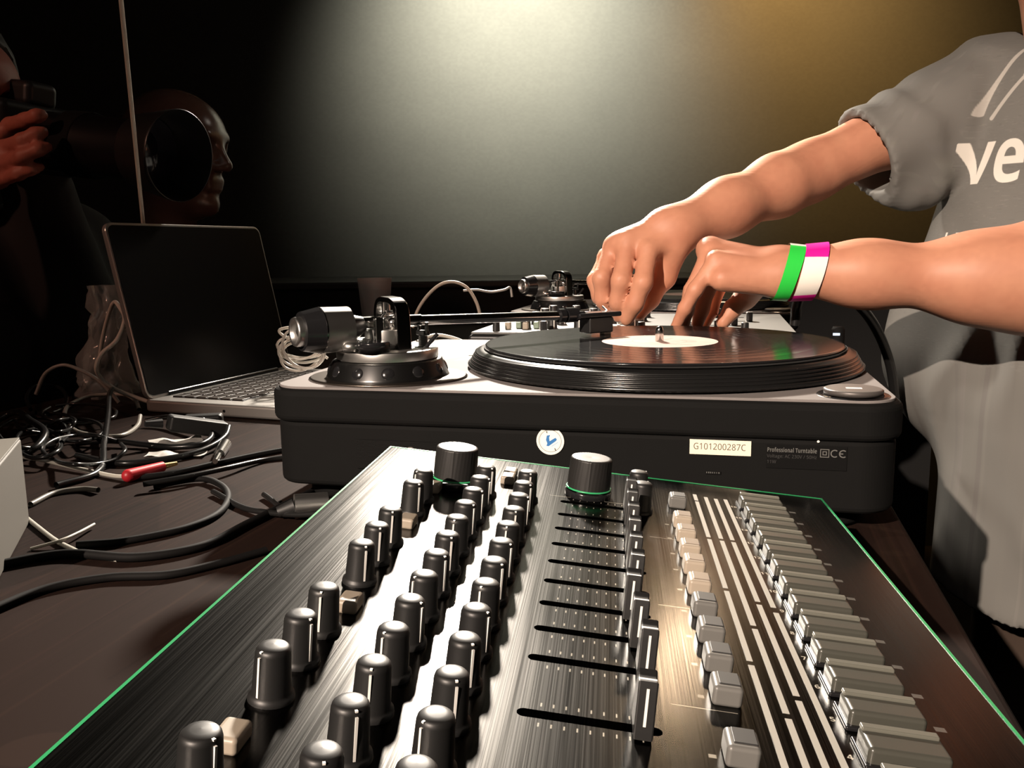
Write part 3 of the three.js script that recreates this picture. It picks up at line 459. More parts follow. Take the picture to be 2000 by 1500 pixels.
cable('glossy black cable curling past the power plug', [[285, 822, 0.004], [322, 815, 0.008], [370, 822, 0.010], [408, 838, 0.008], [412, 855, 0.004], [388, 869, 0.002], [338, 873, 0.001], [280, 868, 0.001], [213, 861, 0.003], [150, 866, 0]], 0.0029, M.blackCord);
cable('glossy black cable bending up at its end near the laptop', [[447, 834, 0.012], [440, 852, 0.007], [410, 873, 0.003], [364, 889, 0.001], [300, 900, 0], [240, 905, 0], [150, 890, 0]], 0.0030, M.blackCord);
cable('pale cord running from the box to the red plug', [[40, 892, 0.004], [84, 899, 0.003], [126, 909, 0.002], [180, 921, 0.001], [225, 930, 0.001], [252, 931, 0.002]], 0.0018, M.paleCord);
cable('pale cord coming out from under the box', [[50, 1010, 0], [80, 1034, 0], [111, 1057, 0], [140, 1072, 0], [170, 1085, 0], [230, 1093, 0]], 0.0016, M.paleCord);
cable('short stiff pale wire lying across the cord from the box', [[60, 1072, 0], [117, 1056, 0.003], [150, 1042, 0.003], [184, 1024, 0.002]], 0.0011, M.paleCord);
cable('black cable in a wide flat bend on the bare table', [[300, 950, 0], [390, 935, 0.001], [432, 948, 0.001], [446, 972, 0], [420, 1007, 0], [360, 1032, 0], [300, 1046, 0], [230, 1058, 0], [150, 1064, 0]], 0.0026, phy([0.006, 0.0055, 0.0055], 0.7, 0, { specularIntensity: 0.3 }));
cable('thick black cable running from the turntable foot to the table edge', [[640, 945, 0], [560, 985, 0], [480, 1025, 0], [390, 1068, 0], [270, 1088, 0], [120, 1082, 0], [-40, 1110, 0]], 0.0030, phy([0.006, 0.0055, 0.0055], 0.7, 0, { specularIntensity: 0.3 }));
cable('black cable following the drum machine to the left', [[520, 1075, 0], [430, 1100, 0], [330, 1122, 0], [210, 1128, 0], [90, 1150, 0], [-60, 1210, 0]], 0.0026, phy([0.006, 0.0055, 0.0055], 0.7, 0, { specularIntensity: 0.3 }));
cable('black cable passing straight beneath the laptop edge', [[250, 935, 0.0], [330, 925, 0], [420, 905, 0], [500, 888, 0], [590, 872, 0]], 0.0027, M.blackCord);
cable('thin black cable curving beside the turntable corner', [[280, 946, 0.004], [360, 932, 0.005], [440, 915, 0.004], [520, 898, 0], [600, 890, 0]], 0.0024, M.blackCord);
cable('black cable climbing over the heap near the box', [[-20, 830, 0.0], [20, 808, 0.01], [60, 822, 0.016], [88, 850, 0.012], [60, 880, 0.004], [0, 872, 0]], 0.0036, M.blackCord);
cable('black cable lying in a long bend in front of the box', [[60, 985, 0], [110, 962, 0], [160, 955, 0], [192, 957, 0.001]], 0.0022, std([0.2, 0.19, 0.17], 0.4));
cable('grey cord arching up behind the cable heap', [[70, 770, 0, 1.05], [90, 728, 0, 1.05], [123, 713, 0, 1.05], [157, 723, 0, 1.05], [188, 740, 0, 1.05], [214, 764, 0, 1.05], [232, 786, 0, 1.05]], 0.0022, std([0.3, 0.28, 0.25], 0.35));
{
  // extra tangle of thin black cord
  for (let k = 0; k < 6; k++) { const cx = rr(40, 190), cy = rr(800, 890), rx = rr(40, 80), ry = rr(18, 36), ph = rr(0, 6), pts = []; for (let i = 0; i < 12; i++) { const a = ph + i * 0.55; pts.push([cx + rx * Math.cos(a), cy + ry * Math.sin(a), 0.004 + 0.008 * rnd()]); } cable('loose loop of thin black cord in the cable heap', pts, 0.0020, M.blackCord); }
  // red plug with gold tip
  const a = atY(251, 929, T + 0.006), b = atY(318, 911, T + 0.006), c = atY(345, 905, T + 0.006);
  const g = thing('phono_plug', 'red phono plug with gold tip among the black cables', 'plug', a.clone().setY(T)); const r0 = v => v.clone().sub(g.position);
  mesh('grip', rod(r0(a), r0(b), 0.0056, 0.0044, 20), std([0.6, 0.03, 0.04], 0.35), g); mesh('tip', rod(r0(b), r0(c), 0.0030, 0.0018, 16), std([0.8, 0.6, 0.25], 0.25, 1), g);
  mesh('grip_end', at(new THREE.SphereGeometry(0.0056, 16, 10), r0(a).x, r0(a).y, r0(a).z), std([0.5, 0.02, 0.03], 0.4), g);
  // jack plug
  const j0 = atY(440, 868, T + 0.006), j1 = atY(428, 888, T + 0.006), jg = thing('jack_plug', 'small silver jack plug lying by the turntable', 'plug', j0.clone().setY(T)); const r1 = v => v.clone().sub(jg.position);
  mesh('sleeve', rod(r1(j0), r1(j1), 0.0058, 0.005, 20), M.chrome, jg); mesh('pin', rod(r1(j1), r1(j1).add(r1(j1).sub(r1(j0)).multiplyScalar(0.6)), 0.003, 0.0024), M.chrome, jg);
  // silver connector under the drum machine
  const k0 = atY(575, 992, T + 0.008), k1 = atY(640, 985, T + 0.008), kg = thing('cable_connector', 'round silver connector lying beside the drum machine', 'connector', k0.clone().setY(T)); mesh('barrel', rod(V(0, 0.009, 0), k1.clone().sub(kg.position), 0.009, 0.009, 24), M.satin, kg); mesh('boot', rod(V(0, 0.009, 0), k0.clone().sub(k1).multiplyScalar(0.5).setY(0.006), 0.006, 0.004, 16), M.blackPlastic, kg);
  // power plug block
  const p0 = atY(350, 832, T), pg = thing('power_adapter', 'black stick power adapter leaning on the cables', 'adapter', atY(380, 862, T), 0.55); mesh('block', at(rb(0.058, 0.016, 0.022, 0.003), 0, 0.016, 0).rotateZ(-0.25), M.blackPlastic, pg); mesh('strain_relief', rod(V(-0.03, 0.022, 0), V(-0.046, 0.024, 0.002), 0.005, 0.003), M.blackPlastic, pg);
  const pg2 = thing('cable_splitter', 'black wedge shaped splitter under the laptop edge', 'splitter', atY(398, 834, T), 0.2); mesh('block', at(rb(0.042, 0.014, 0.018, 0.004), 0, 0.0075, 0), M.softBlack, pg2); mesh('socket_ring', at(new THREE.TorusGeometry(0.004, 0.001, 8, 20), 0, 0.008, 0.0092), M.darkMetal, pg2);
  // scraps of white paper
  [[345, 868, 0.05, 0.03, 0.5, 'crumpled white paper scrap under the glossy cables'], [345, 893, 0.055, 0.016, 0.1, 'folded white paper strip below the power adapter']].forEach(([px, py, w, d, t, label]) => {
    const pl = new THREE.PlaneGeometry(w, d, 14, 8).rotateX(-Math.PI / 2), p = pl.attributes.position; for (let i = 0; i < p.count; i++) p.setY(i, 0.001 + 0.006 * vn2(p.getX(i) * 90 + 9, p.getZ(i) * 90 + 4)); pl.computeVertexNormals();
    const low = pl.clone(); low.translate(0, -0.0003, 0); const m = mesh('paper_scrap', merge([pl, low]), std([0.5, 0.48, 0.45], 0.8, 0, { side: THREE.DoubleSide }), scene); m.position.copy(atY(px, py, T)); m.rotation.y = t; tag(m, label, 'paper');
  });
  // crumpled clear plastic wrapper behind the lid edge
  const c0 = atY(246, 775, T), wr = new THREE.CylinderGeometry(0.018, 0.034, 0.15, 40, 26, true), q = wr.attributes.position;
  for (let i = 0; i < q.count; i++) { const x = q.getX(i), y = q.getY(i), z = q.getZ(i), a = Math.atan2(z, x), k = 1 + 0.9 * (vn3(Math.cos(a) * 2.2 + 5, y * 40, Math.sin(a) * 2.2 + 5) - 0.5) + 0.35 * (vn3(Math.cos(a) * 6, y * 110, Math.sin(a) * 6 + 3) - 0.5); q.setXYZ(i, x * k + 0.008 * Math.sin(y * 40), y + 0.075, z * k); }
  wr.computeVertexNormals(); const wm = mesh('plastic_wrapper', wr, phy([0.9, 0.92, 0.9], 0.1, 0, { transmission: 0.85, thickness: 0, ior: 1.5, side: THREE.DoubleSide }), scene); wm.position.copy(c0).add(V(-0.03, 0, -0.02)); tag(wm, 'crumpled clear plastic wrapper behind the laptop edge', 'wrapper');
}
// thin wires behind the near tonearm and beyond
function wire(label, pts, r, mat) {                                 // pts: [px, py, D]
  const w = pts.map(p => atD(...p)), o = w[0].clone(); const m = mesh('wire', tube(w.map(p => p.clone().sub(o)), r, pts.length * 14, false, 8), mat, scene); m.position.copy(o); return tag(m, label, 'wire', 'thin wires behind the tonearm');
}
const coil = (cx, cy, rx, ry, D, n, dD) => [...Array(n * 10 + 1).keys()].map(i => { const a = i / 10 * Math.PI * 2; const p = atD(cx + rx * Math.cos(a) + 6 * Math.sin(a * 0.37), cy + ry * (1 + 0.4 * Math.sin(a * 0.23)) * Math.sin(a + 0.4 * Math.sin(a * 0.31)) + 9 * Math.cos(a * 0.6), D + dD * i / (n * 10)); return p; });
{
  const ylaptop = T + 0.0;
  const pts = coil(588, 684, 42, 26, 1.06, 6, 0.05), o = pts[0].clone(); const m = mesh('wire', tube(pts.map(p => p.sub(o)), 0.0017, 220), std([0.5, 0.47, 0.42], 0.3, 0.2), scene); m.position.copy(o); tag(m, 'pale wire wound in loose coils behind the counterweight', 'wire', 'thin wires behind the tonearm');
  wire('pale wire loop sticking out behind the counterweight', [[640, 700, 1.13], [600, 672, 1.12], [552, 655, 1.11], [545, 646, 1.11], [556, 641, 1.11], [590, 642, 1.12], [640, 655, 1.13]], 0.0019, M.paleCord);
  wire('thin tan wire arching high behind the near tone arm', [[806, 640, 1.3], [815, 608, 1.3], [838, 574, 1.3], [864, 554, 1.3], [888, 551, 1.3], [912, 562, 1.3], [930, 590, 1.3], [938, 616, 1.3]], 0.0024, std([0.4, 0.34, 0.28], 0.4));
  wire('short shiny wire beyond the arching wire', [[905, 568, 1.36], [930, 566, 1.36], [958, 570, 1.36], [985, 566, 1.36], [996, 562, 1.37], [1000, 580, 1.37]], 0.002, std([0.5, 0.48, 0.45], 0.3, 0.4));
  wire('black cord curling down onto the mixer beneath the wrist', [[1750, 800, 1.06], [1735, 700, 1.03], [1690, 610, 0.99], [1620, 562, 0.95], [1572, 566, 0.94], [1556, 600, 0.945], [1554, 622, 0.945], [1552, 636, 0.945]], 0.0058, M.blackCord);
  wire('white lead lying on the far side of the tonearm', [[815, 668, 0.95], [850, 655, 0.97], [890, 662, 0.98], [925, 678, 0.98]], 0.0022, M.paleCord);
}

// ---------------------------------------------------------------- soft bodies
// surface nets over a distance field
function net(f, lo, hi, h) {
  const n = [0, 1, 2].map(i => Math.ceil((hi.getComponent(i) - lo.getComponent(i)) / h / 4) * 4 + 1), [nx, ny, nz] = n, val = new Float32Array(nx * ny * nz), id = (i, j, k) => (k * ny + j) * nx + i;
  const B = 4, reach = h * B * 0.5 * 1.74 + h * 2;
  for (let bk = 0; bk < nz; bk += B) for (let bj = 0; bj < ny; bj += B) for (let bi = 0; bi < nx; bi += B) {
    const c = f(lo.x + (bi + B / 2) * h, lo.y + (bj + B / 2) * h, lo.z + (bk + B / 2) * h), far = Math.abs(c) > reach * 1.4;
    for (let k = bk; k < Math.min(nz, bk + B); k++) for (let j = bj; j < Math.min(ny, bj + B); j++) for (let i = bi; i < Math.min(nx, bi + B); i++) val[id(i, j, k)] = far ? c : f(lo.x + i * h, lo.y + j * h, lo.z + k * h);
  }
  const vid = new Int32Array(nx * ny * nz).fill(-1), pos = [], idx = [];
  for (let k = 0; k < nz - 1; k++) for (let j = 0; j < ny - 1; j++) for (let i = 0; i < nx - 1; i++) {
    let m = 0, s = [0, 0, 0], c = 0; const v = [];
    for (let q = 0; q < 8; q++) { v[q] = val[id(i + (q & 1), j + ((q >> 1) & 1), k + (q >> 2))]; if (v[q] < 0) m |= 1 << q; }
    if (m === 0 || m === 255) continue;
    for (let a = 0; a < 8; a++) for (const b of [1, 2, 4]) { if (a & b) continue; const e = a | b; if ((v[a] < 0) === (v[e] < 0)) continue; const t = v[a] / (v[a] - v[e]); for (let x = 0; x < 3; x++) { const pa = (a >> x) & 1, pb = (e >> x) & 1; s[x] += pa + t * (pb - pa); } c++; }
    vid[id(i, j, k)] = pos.length / 3; pos.push(lo.x + (i + s[0] / c) * h, lo.y + (j + s[1] / c) * h, lo.z + (k + s[2] / c) * h);
  }
  const quad = (a, b, c, d, flip) => { if (a < 0 || b < 0 || c < 0 || d < 0) return; flip ? idx.push(a, c, b, a, d, c) : idx.push(a, b, c, a, c, d); };
  for (let k = 1; k < nz - 1; k++) for (let j = 1; j < ny - 1; j++) for (let i = 1; i < nx - 1; i++) {
    const a = val[id(i, j, k)] < 0;
    if (a !== (val[id(i + 1, j, k)] < 0)) quad(vid[id(i, j - 1, k - 1)], vid[id(i, j, k - 1)], vid[id(i, j, k)], vid[id(i, j - 1, k)], !a);
    if (a !== (val[id(i, j + 1, k)] < 0)) quad(vid[id(i - 1, j, k - 1)], vid[id(i - 1, j, k)], vid[id(i, j, k)], vid[id(i, j, k - 1)], !a);
    if (a !== (val[id(i, j, k + 1)] < 0)) quad(vid[id(i - 1, j - 1, k)], vid[id(i, j - 1, k)], vid[id(i, j, k)], vid[id(i - 1, j, k)], !a);
  }
  const g = new THREE.BufferGeometry(); g.setAttribute('position', new THREE.Float32BufferAttribute(pos, 3)); g.setIndex(idx); g.computeVertexNormals(); return g;
}
const cap = (a, b, ra, rb) => { const ax = a.x, ay = a.y, az = a.z, bx_ = b.x - ax, by = b.y - ay, bz = b.z - az, l = 1 / (bx_ * bx_ + by * by + bz * bz + 1e-12); return (x, y, z) => { const px = x - ax, py = y - ay, pz = z - az; let t = (px * bx_ + py * by + pz * bz) * l; t = t < 0 ? 0 : t > 1 ? 1 : t; const dx = px - bx_ * t, dy = py - by * t, dz = pz - bz * t; return Math.sqrt(dx * dx + dy * dy + dz * dz) - ra - (rb - ra) * t; }; };
const ball = (c, r) => (x, y, z) => Math.hypot(x - c.x, y - c.y, z - c.z) - r;
const smin = (a, b, k) => { const h = Math.max(k - Math.abs(a - b), 0) / k; return Math.min(a, b) - h * h * k * 0.25; };
const blend = (fs, k) => (x, y, z) => { let d = fs[0](x, y, z); for (let i = 1; i < fs.length; i++) d = smin(d, fs[i](x, y, z), k); return d; };
const hard = fs => (x, y, z) => { let d = 1e9; for (const f of fs) d = Math.min(d, f(x, y, z)); return d; };
const chain = (pts, rs, k = 0.004) => blend(pts.slice(1).map((p, i) => cap(pts[i], p, rs[i], rs[i + 1])), k);
const boxOf = (pts, pad) => { const b = new THREE.Box3().setFromPoints(pts); b.expandByScalar(pad); return b; };
// fingers: arrays of joints from knuckle to tip; palm: wrist and knuckles
function handField(wrist, fingers, thumb, r, extra = []) {
  const mcp = fingers.map(f => f[0]);
  const palm = blend([...mcp.map((m, i) => cap(wrist.clone().lerp(mcp[1], 0.06).add(m.clone().sub(mcp[1]).multiplyScalar(0.4)), m, r * 1.5, r * 1.12)), cap(wrist, mcp[1].clone().lerp(mcp[2], 0.5), r * 2.0, r * 1.45), cap(wrist.clone().lerp(mcp[1], 0.15), thumb[1], r * 1.7, r * 1.15), ...extra], r * 1.1);
  const fs = blend(fingers.map((f, i) => chain(f, [r * 1.1, r * 1.0, r * 0.9, r * 0.74].map(q => q * [1, 1.02, 0.98, 0.86][i]), r * 0.5)), 0.0028);
  const th = chain(thumb, [r * 1.5, r * 1.2, r * 1.08, r * 0.84], r * 0.6);
  return (x, y, z) => { const p = palm(x, y, z); return Math.min(smin(p, fs(x, y, z), r * 0.5), smin(p, th(x, y, z), r * 0.9)); };
}
const skinTint = (g, base, seedN, amp = 0.16) => { const p = g.attributes.position, c = new Float32Array(p.count * 3); for (let i = 0; i < p.count; i++) { const x = p.getX(i), y = p.getY(i), z = p.getZ(i); const n = vn3(x * 60 + seedN, y * 60, z * 60) - 0.5, m = vn3(x * 240, y * 240 + seedN, z * 240) - 0.5; c[i * 3] = base[0] * (1 + amp * 0.5 * n + 0.1 * m); c[i * 3 + 1] = base[1] * (1 + amp * n + 0.12 * m); c[i * 3 + 2] = base[2] * (1 + amp * n + 0.12 * m); } g.setAttribute('color', new THREE.BufferAttribute(c, 3)); return g; };
const SKIN = [0.52, 0.235, 0.145];
const skinMat = new THREE.MeshPhysicalMaterial({ color: 0xffffff, vertexColors: true, roughness: 0.48, specularIntensity: 0.6 });
// head: centre, forward and up; about 0.23 high
function headField(c, fwd, up, s = 1) {
  const f = fwd.clone().normalize(), sd = f.clone().cross(up).normalize(), u = sd.clone().cross(f);
  const P = (a, b, q) => c.clone().addScaledVector(f, a * s).addScaledVector(u, b * s).addScaledVector(sd, q * s);
  const skull = blend([ball(P(-0.012, 0.035, 0), 0.088 * s), ball(P(0.022, 0.03, 0), 0.072 * s), cap(P(0.03, -0.03, 0), P(0.04, -0.075, 0), 0.052 * s, 0.034 * s), cap(P(0.0, -0.05, -0.035), P(0.045, -0.082, -0.012), 0.03 * s, 0.022 * s), cap(P(0.0, -0.05, 0.035), P(0.045, -0.082, 0.012), 0.03 * s, 0.022 * s)], 0.03 * s);
  const detail = [cap(P(0.088, 0.02, 0), P(0.106, -0.016, 0), 0.008 * s, 0.012 * s), ball(P(0.096, -0.02, 0.011), 0.0075 * s), ball(P(0.096, -0.02, -0.011), 0.0075 * s), cap(P(0.083, 0.034, -0.03), P(0.086, 0.036, 0.03), 0.008 * s, 0.008 * s), cap(P(0.080, -0.044, -0.018), P(0.080, -0.044, 0.018), 0.0075 * s, 0.0075 * s), cap(P(0.078, -0.056, -0.015), P(0.078, -0.056, 0.015), 0.008 * s, 0.008 * s), ball(P(0.068, -0.09, 0), 0.016 * s)];
  const ears = [1, -1].map(q => cap(P(-0.012, 0.02, 0.079 * q), P(-0.004, -0.02, 0.076 * q), 0.014 * s, 0.009 * s));
  const eyes = [1, -1].map(q => ball(P(0.086, 0.017, 0.031 * q), 0.013 * s));
  const det = blend(detail, 0.008 * s);
  return { f: (x, y, z) => { let d = smin(skull(x, y, z), det(x, y, z), 0.016 * s); for (const e of eyes) { const q = -e(x, y, z), k = 0.01 * s, h = Math.max(k - Math.abs(d - q), 0) / k; d = Math.max(d, q) + h * h * k * 0.25; } for (const e of ears) d = smin(d, e(x, y, z), 0.006 * s); return d; }, P };
}
function skinParts(parts, tint, sd) { return skinTint(mergeGeometries(parts.map(([f, pts, pad, h]) => { const b = boxOf(pts, pad); return net(f, b.min, b.max, h); })), tint, sd); }
function plant(g, org) { g.translate(-org.x, -org.y, -org.z); return g; }

// ---------------------------------------------------------------- the person at the decks
{
  const org = V(0.62, 0, -0.92);
  const g = thing('person', 'person in a grey printed t-shirt working the mixer, two bands on one wrist', 'person', org);
  // far arm
  const SR = V(0.610, 1.285, -1.12), ER = atD(1580, 336, 1.09), WR = atD(1325, 446, 1.0);
  const J = (...a) => a.map(p => atD(...p));
  const f1 = [J([1266, 490, 0.972], [1256, 552, 0.950], [1240, 594, 0.955], [1224, 624, 0.965]), J([1228, 473, 0.985], [1213, 548, 0.960], [1207, 590, 0.967], [1210, 618, 0.977]), J([1199, 482, 1.0], [1175, 543, 0.98], [1178, 585, 0.985], [1192, 610, 0.99]), J([1186, 502, 1.02], [1162, 548, 1.003], [1170, 580, 1.0], [1188, 603, 1.0])];
  const t1 = J([1318, 486, 0.985], [1296, 540, 0.995], [1268, 584, 0.985], [1248, 612, 0.978]);
  const hand1 = handField(WR, f1, t1, 0.0104, [ball(atD(1290, 438, 0.995), 0.016)]);
  const arm1 = blend([cap(WR, WR.clone().lerp(ER, 0.35), 0.026, 0.031), cap(WR.clone().lerp(ER, 0.35), WR.clone().lerp(ER, 0.75), 0.030, 0.034), cap(WR.clone().lerp(ER, 0.75), ER, 0.034, 0.033), cap(ER, ER.clone().lerp(SR, 0.5), 0.033, 0.040), cap(ER.clone().lerp(SR, 0.5), SR, 0.041, 0.045)], 0.025);
  const A1 = blend([arm1, hand1], 0.016);
  // near arm
  const SL = V(0.745, 1.265, -0.83), EL = atD(2050, 548, 0.86), WL = atD(1530, 530, 0.905);
  const f2 = [J([1402, 492, 0.965], [1402, 560, 0.975], [1388, 606, 0.972], [1374, 636, 0.965]), J([1390, 488, 0.945], [1382, 562, 0.95], [1370, 604, 0.95], [1362, 634, 0.95]), J([1388, 493, 0.925], [1352, 568, 0.925], [1340, 606, 0.93], [1334, 638, 0.937]), J([1398, 508, 0.905], [1358, 566, 0.9], [1338, 602, 0.905], [1319, 640, 0.915])];
  const t2 = J([1492, 540, 0.95], [1455, 582, 0.965], [1432, 602, 0.96], [1412, 630, 0.955]);
  const hand2 = handField(WL, f2, t2, 0.0092, [cap(atD(1520, 548, 0.895), atD(1410, 545, 0.895), 0.017, 0.013), ball(atD(1384, 486, 0.935), 0.011)]);
  const arm2 = blend([cap(WL, WL.clone().lerp(EL, 0.32), 0.0255, 0.027), cap(WL.clone().lerp(EL, 0.32), WL.clone().lerp(EL, 0.76), 0.027, 0.040), cap(WL.clone().lerp(EL, 0.76), EL, 0.040, 0.047), cap(EL, EL.clone().lerp(SL, 0.5), 0.049, 0.056), cap(EL.clone().lerp(SL, 0.5), SL, 0.056, 0.056)], 0.04);
  const A2 = blend([arm2, hand2], 0.016);
  // neck, head, core
  const nk = [V(0.645, 1.25, -0.985), V(0.612, 1.41, -0.99)], hd = headField(V(0.58, 1.505, -0.99), V(-0.86, -0.45, 0.1), V(0, 1, 0), 1.0);
  const core = cap(nk[0], nk[1], 0.056, 0.054);
  const HN = (x, y, z) => smin(hd.f(x, y, z), core(x, y, z), 0.03);
  const body = skinParts([[A1, [WR, ER, SR, ...f1.flat(), ...t1], 0.06, 0.0032], [A2, [WL, EL, SL, ...f2.flat(), ...t2], 0.06, 0.0032], [HN, [SR, SL, nk[0], nk[1], V(0.575, 1.63, -0.98), V(0.45, 1.45, -0.98)], 0.08, 0.006]], SKIN, 11);
  mesh('body', plant(body, org), skinMat, g);
  // hair
  const hair = hd.P; const HF = blend([ball(hair(-0.018, 0.045, 0), 0.096), ball(hair(0.01, 0.062, 0), 0.078)], 0.03); const cutP = hair(0.045, 0.05, 0), cutN = V(-0.86, -0.45, 0.1).normalize().add(V(0, -0.75, 0)).normalize();
  const HC = (x, y, z) => Math.max(HF(x, y, z) + 0.004 * vn3(x * 90, y * 90, z * 90), (x - cutP.x) * cutN.x + (y - cutP.y) * cutN.y + (z - cutP.z) * cutN.z - 0.0);
  const hb = boxOf([hair(0, 0.05, 0)], 0.13); mesh('hair', plant(net(HC, hb.min, hb.max, 0.006), org), std([0.02, 0.013, 0.009], 0.6), g);
  // t-shirt
  const front = V(-0.93, 0, 0.36), across = V(0.36, 0, 0.93);
  const slv1 = ER.clone().lerp(SR, 0.28), slv2 = EL.clone().lerp(SL, 0.5);
  const torso = blend([cap(V(0.635, 1.258, -1.10), V(0.75, 1.24, -0.86), 0.072, 0.074), cap(V(0.672, 1.18, -1.09), V(0.610, 0.94, -1.11), 0.110, 0.113), cap(V(0.76, 1.18, -0.90), V(0.74, 0.94, -0.90), 0.115, 0.12), cap(V(0.66, 0.96, -1.01), V(0.665, 0.66, -1.0), 0.125, 0.14), cap(V(0.73, 0.95, -0.91), V(0.72, 0.66, -0.90), 0.12, 0.135)], 0.06);
  const sl1 = cap(SR.clone().add(V(0, -0.004, 0)), slv1.clone().add(V(0, -0.012, 0)), 0.066, 0.059), sl2 = cap(SL, slv2, 0.072, 0.068);
  const drape = cap(V(0.60, 1.24, -1.11), slv1.clone().add(V(0.065, -0.045, 0.0)), 0.052, 0.036);
  const dirS1 = slv1.clone().sub(SR).normalize(), dirS2 = slv2.clone().sub(SL).normalize(), hollow1 = cap(slv1.clone().addScaledVector(dirS1, -0.05).add(V(0, -0.012, 0)), slv1.clone().addScaledVector(dirS1, 0.05).add(V(0, -0.012, 0)), 0.046, 0.052), hollow2 = cap(SL, slv2.clone().addScaledVector(dirS2, 0.05), 0.052, 0.058), neckHole = cap(V(0.638, 1.30, -0.985), V(0.60, 1.48, -0.99), 0.060, 0.095), belly = cap(V(0.69, 0.55, -0.955), V(0.69, 0.69, -0.955), 0.13, 0.12);
  const folds = (x, y, z) => {
    const a = x * 0.36 + z * 0.93, w = (vn3(x * 9, y * 9, z * 9) - 0.5);
    const hang = 0.5 + 0.5 * Math.sin((a * 46 + y * 5 + 7 * w)); const low = Math.max(0, Math.min(1, (1.12 - y) / 0.25));
    const diag = 0.5 + 0.5 * Math.sin(((a + 0.8 * y) * 60 + 6 * w)); const mid = Math.max(0, 1 - Math.abs(y - 1.02) / 0.14);
    return 0.010 * low * (0.35 + 0.65 * mid) * hang * hang + 0.007 * mid * diag + 0.006 * w;
  };
  const sleeveFolds = (x, y, z) => { const q = (x - SR.x) * dirS1.x + (y - SR.y) * dirS1.y + (z - SR.z) * dirS1.z; return 0.004 * Math.sin(q * 105 + 5 * vn3(x * 14, y * 14, z * 14)) + 0.003 * Math.sin(q * 48 + y * 60); };
  const cloth = (x, y, z) => {
    let d = torso(x, y, z) - folds(x, y, z);
    const e1 = (x - slv1.x) * dirS1.x + (y - slv1.y) * dirS1.y + (z - slv1.z) * dirS1.z, e2 = (x - slv2.x) * dirS2.x + (y - slv2.y) * dirS2.y + (z - slv2.z) * dirS2.z;
    let s1 = Math.max(smin(sl1(x, y, z), drape(x, y, z), 0.03) + sleeveFolds(x, y, z) * 0.5, e1); s1 = Math.max(s1, -hollow1(x, y, z));
    let s2 = Math.max(sl2(x, y, z), e2); s2 = Math.max(s2, -hollow2(x, y, z));
    d = smin(d, s1, 0.012); d = smin(d, s2, 0.02);
    d = Math.max(d, -neckHole(x, y, z)); d = Math.max(d, 0.672 + 0.008 * Math.sin(x * 22 + z * 15) - y); return Math.max(d, -belly(x, y, z));
  };
  const cb = boxOf([SR, SL, slv1, slv2, V(0.46, 0.66, -1.20), V(0.84, 0.66, -0.75)], 0.09), cg = net(cloth, cb.min, cb.max, 0.0045);
  const flat = cg.toNonIndexed(); cg.copy(flat); cg.setIndex(null);
  const C0 = atD(1880, 312, 1.02), size = 0.5, cuv = new Float32Array(cg.attributes.position.count * 2), cp = cg.attributes.position, cn = cg.attributes.normal;
  for (let i = 0; i < cp.count; i++) {                   // the print sits on the front of the trunk only; each triangle is wholly on or off it
    const t = i - i % 3, z = (cp.getZ(t) + cp.getZ(t + 1) + cp.getZ(t + 2)) / 3, x = (cp.getX(t) + cp.getX(t + 1) + cp.getX(t + 2)) / 3, y = (cp.getY(t) + cp.getY(t + 1) + cp.getY(t + 2)) / 3;
    const off = cn.getX(t) * front.x + cn.getZ(t) * front.z < -0.05 || (y > 1.1 && Math.min(sl1(x, y, z), drape(x, y, z)) < torso(x, y, z) - 0.022), p = V(cp.getX(i), cp.getY(i), cp.getZ(i));
    cuv[i * 2] = p.clone().sub(C0).dot(across) / size + 0.5; cuv[i * 2 + 1] = off ? 0.02 + 0.12 * (((p.y - C0.y) * 4 % 1) + 1) / 2 : Math.min(0.97, Math.max(0.03, (p.y - C0.y) / size + 0.5));
  }
  cg.setAttribute('uv', new THREE.BufferAttribute(cuv, 2));
  const shirtTex = canvasTex(1024, 1024, (c, w, h) => {
    c.fillStyle = '#706f6b'; c.fillRect(0, 0, w, h);
    for (let i = 0; i < 9000; i++) { c.fillStyle = `rgba(${rnd() > 0.5 ? '146,144,138' : '84,82,80'},${rr(0.05, 0.2)})`; c.fillRect(rnd() * w, rnd() * h, rr(3, 14), rr(1, 3)); }
    c.fillStyle = 'rgba(236,232,222,0.92)'; c.save(); c.translate(w / 2 - 80, h / 2 + 52); c.transform(0.74, 0.0, -0.16, 1, 0, 0); c.font = 'bold 178px sans-serif'; c.fillText('ven', 0, 0); c.restore();
    c.font = 'bold 50px sans-serif'; c.fillText('BER', w / 2 - 70, h / 2 + 205, 84); c.fillRect(w / 2 - 96, h / 2 + 168, 6, 36);
    c.strokeStyle = 'rgba(226,222,212,0.6)'; c.lineWidth = 10; c.lineCap = 'round'; c.beginPath(); c.moveTo(w / 2 + 10, h / 2 - 330); c.lineTo(w / 2 - 30, h / 2 - 110); c.moveTo(w / 2 + 40, h / 2 - 260); c.lineTo(w / 2 + 44, h / 2 - 190); c.lineTo(w / 2 - 10, h / 2 - 100); c.moveTo(w / 2 + 44, h / 2 - 190); c.lineTo(w / 2 + 96, h / 2 - 300); c.stroke();
  });
  mesh('tshirt', plant(cg, org), std([1, 1, 1], 0.9, 0, { map: shirtTex }), g).userData.label = 'grey t-shirt with pale print';
  // trousers and shoes
  const legs = blend([cap(V(0.69, 0.78, -1.04), V(0.68, 0.48, -1.05), 0.105, 0.075), cap(V(0.68, 0.48, -1.05), V(0.71, 0.06, -1.06), 0.07, 0.055), cap(V(0.71, 0.78, -0.90), V(0.70, 0.48, -0.87), 0.105, 0.075), cap(V(0.70, 0.48, -0.87), V(0.73, 0.06, -0.86), 0.07, 0.055), cap(V(0.69, 0.78, -1.04), V(0.71, 0.78, -0.90), 0.10, 0.10)], 0.04);
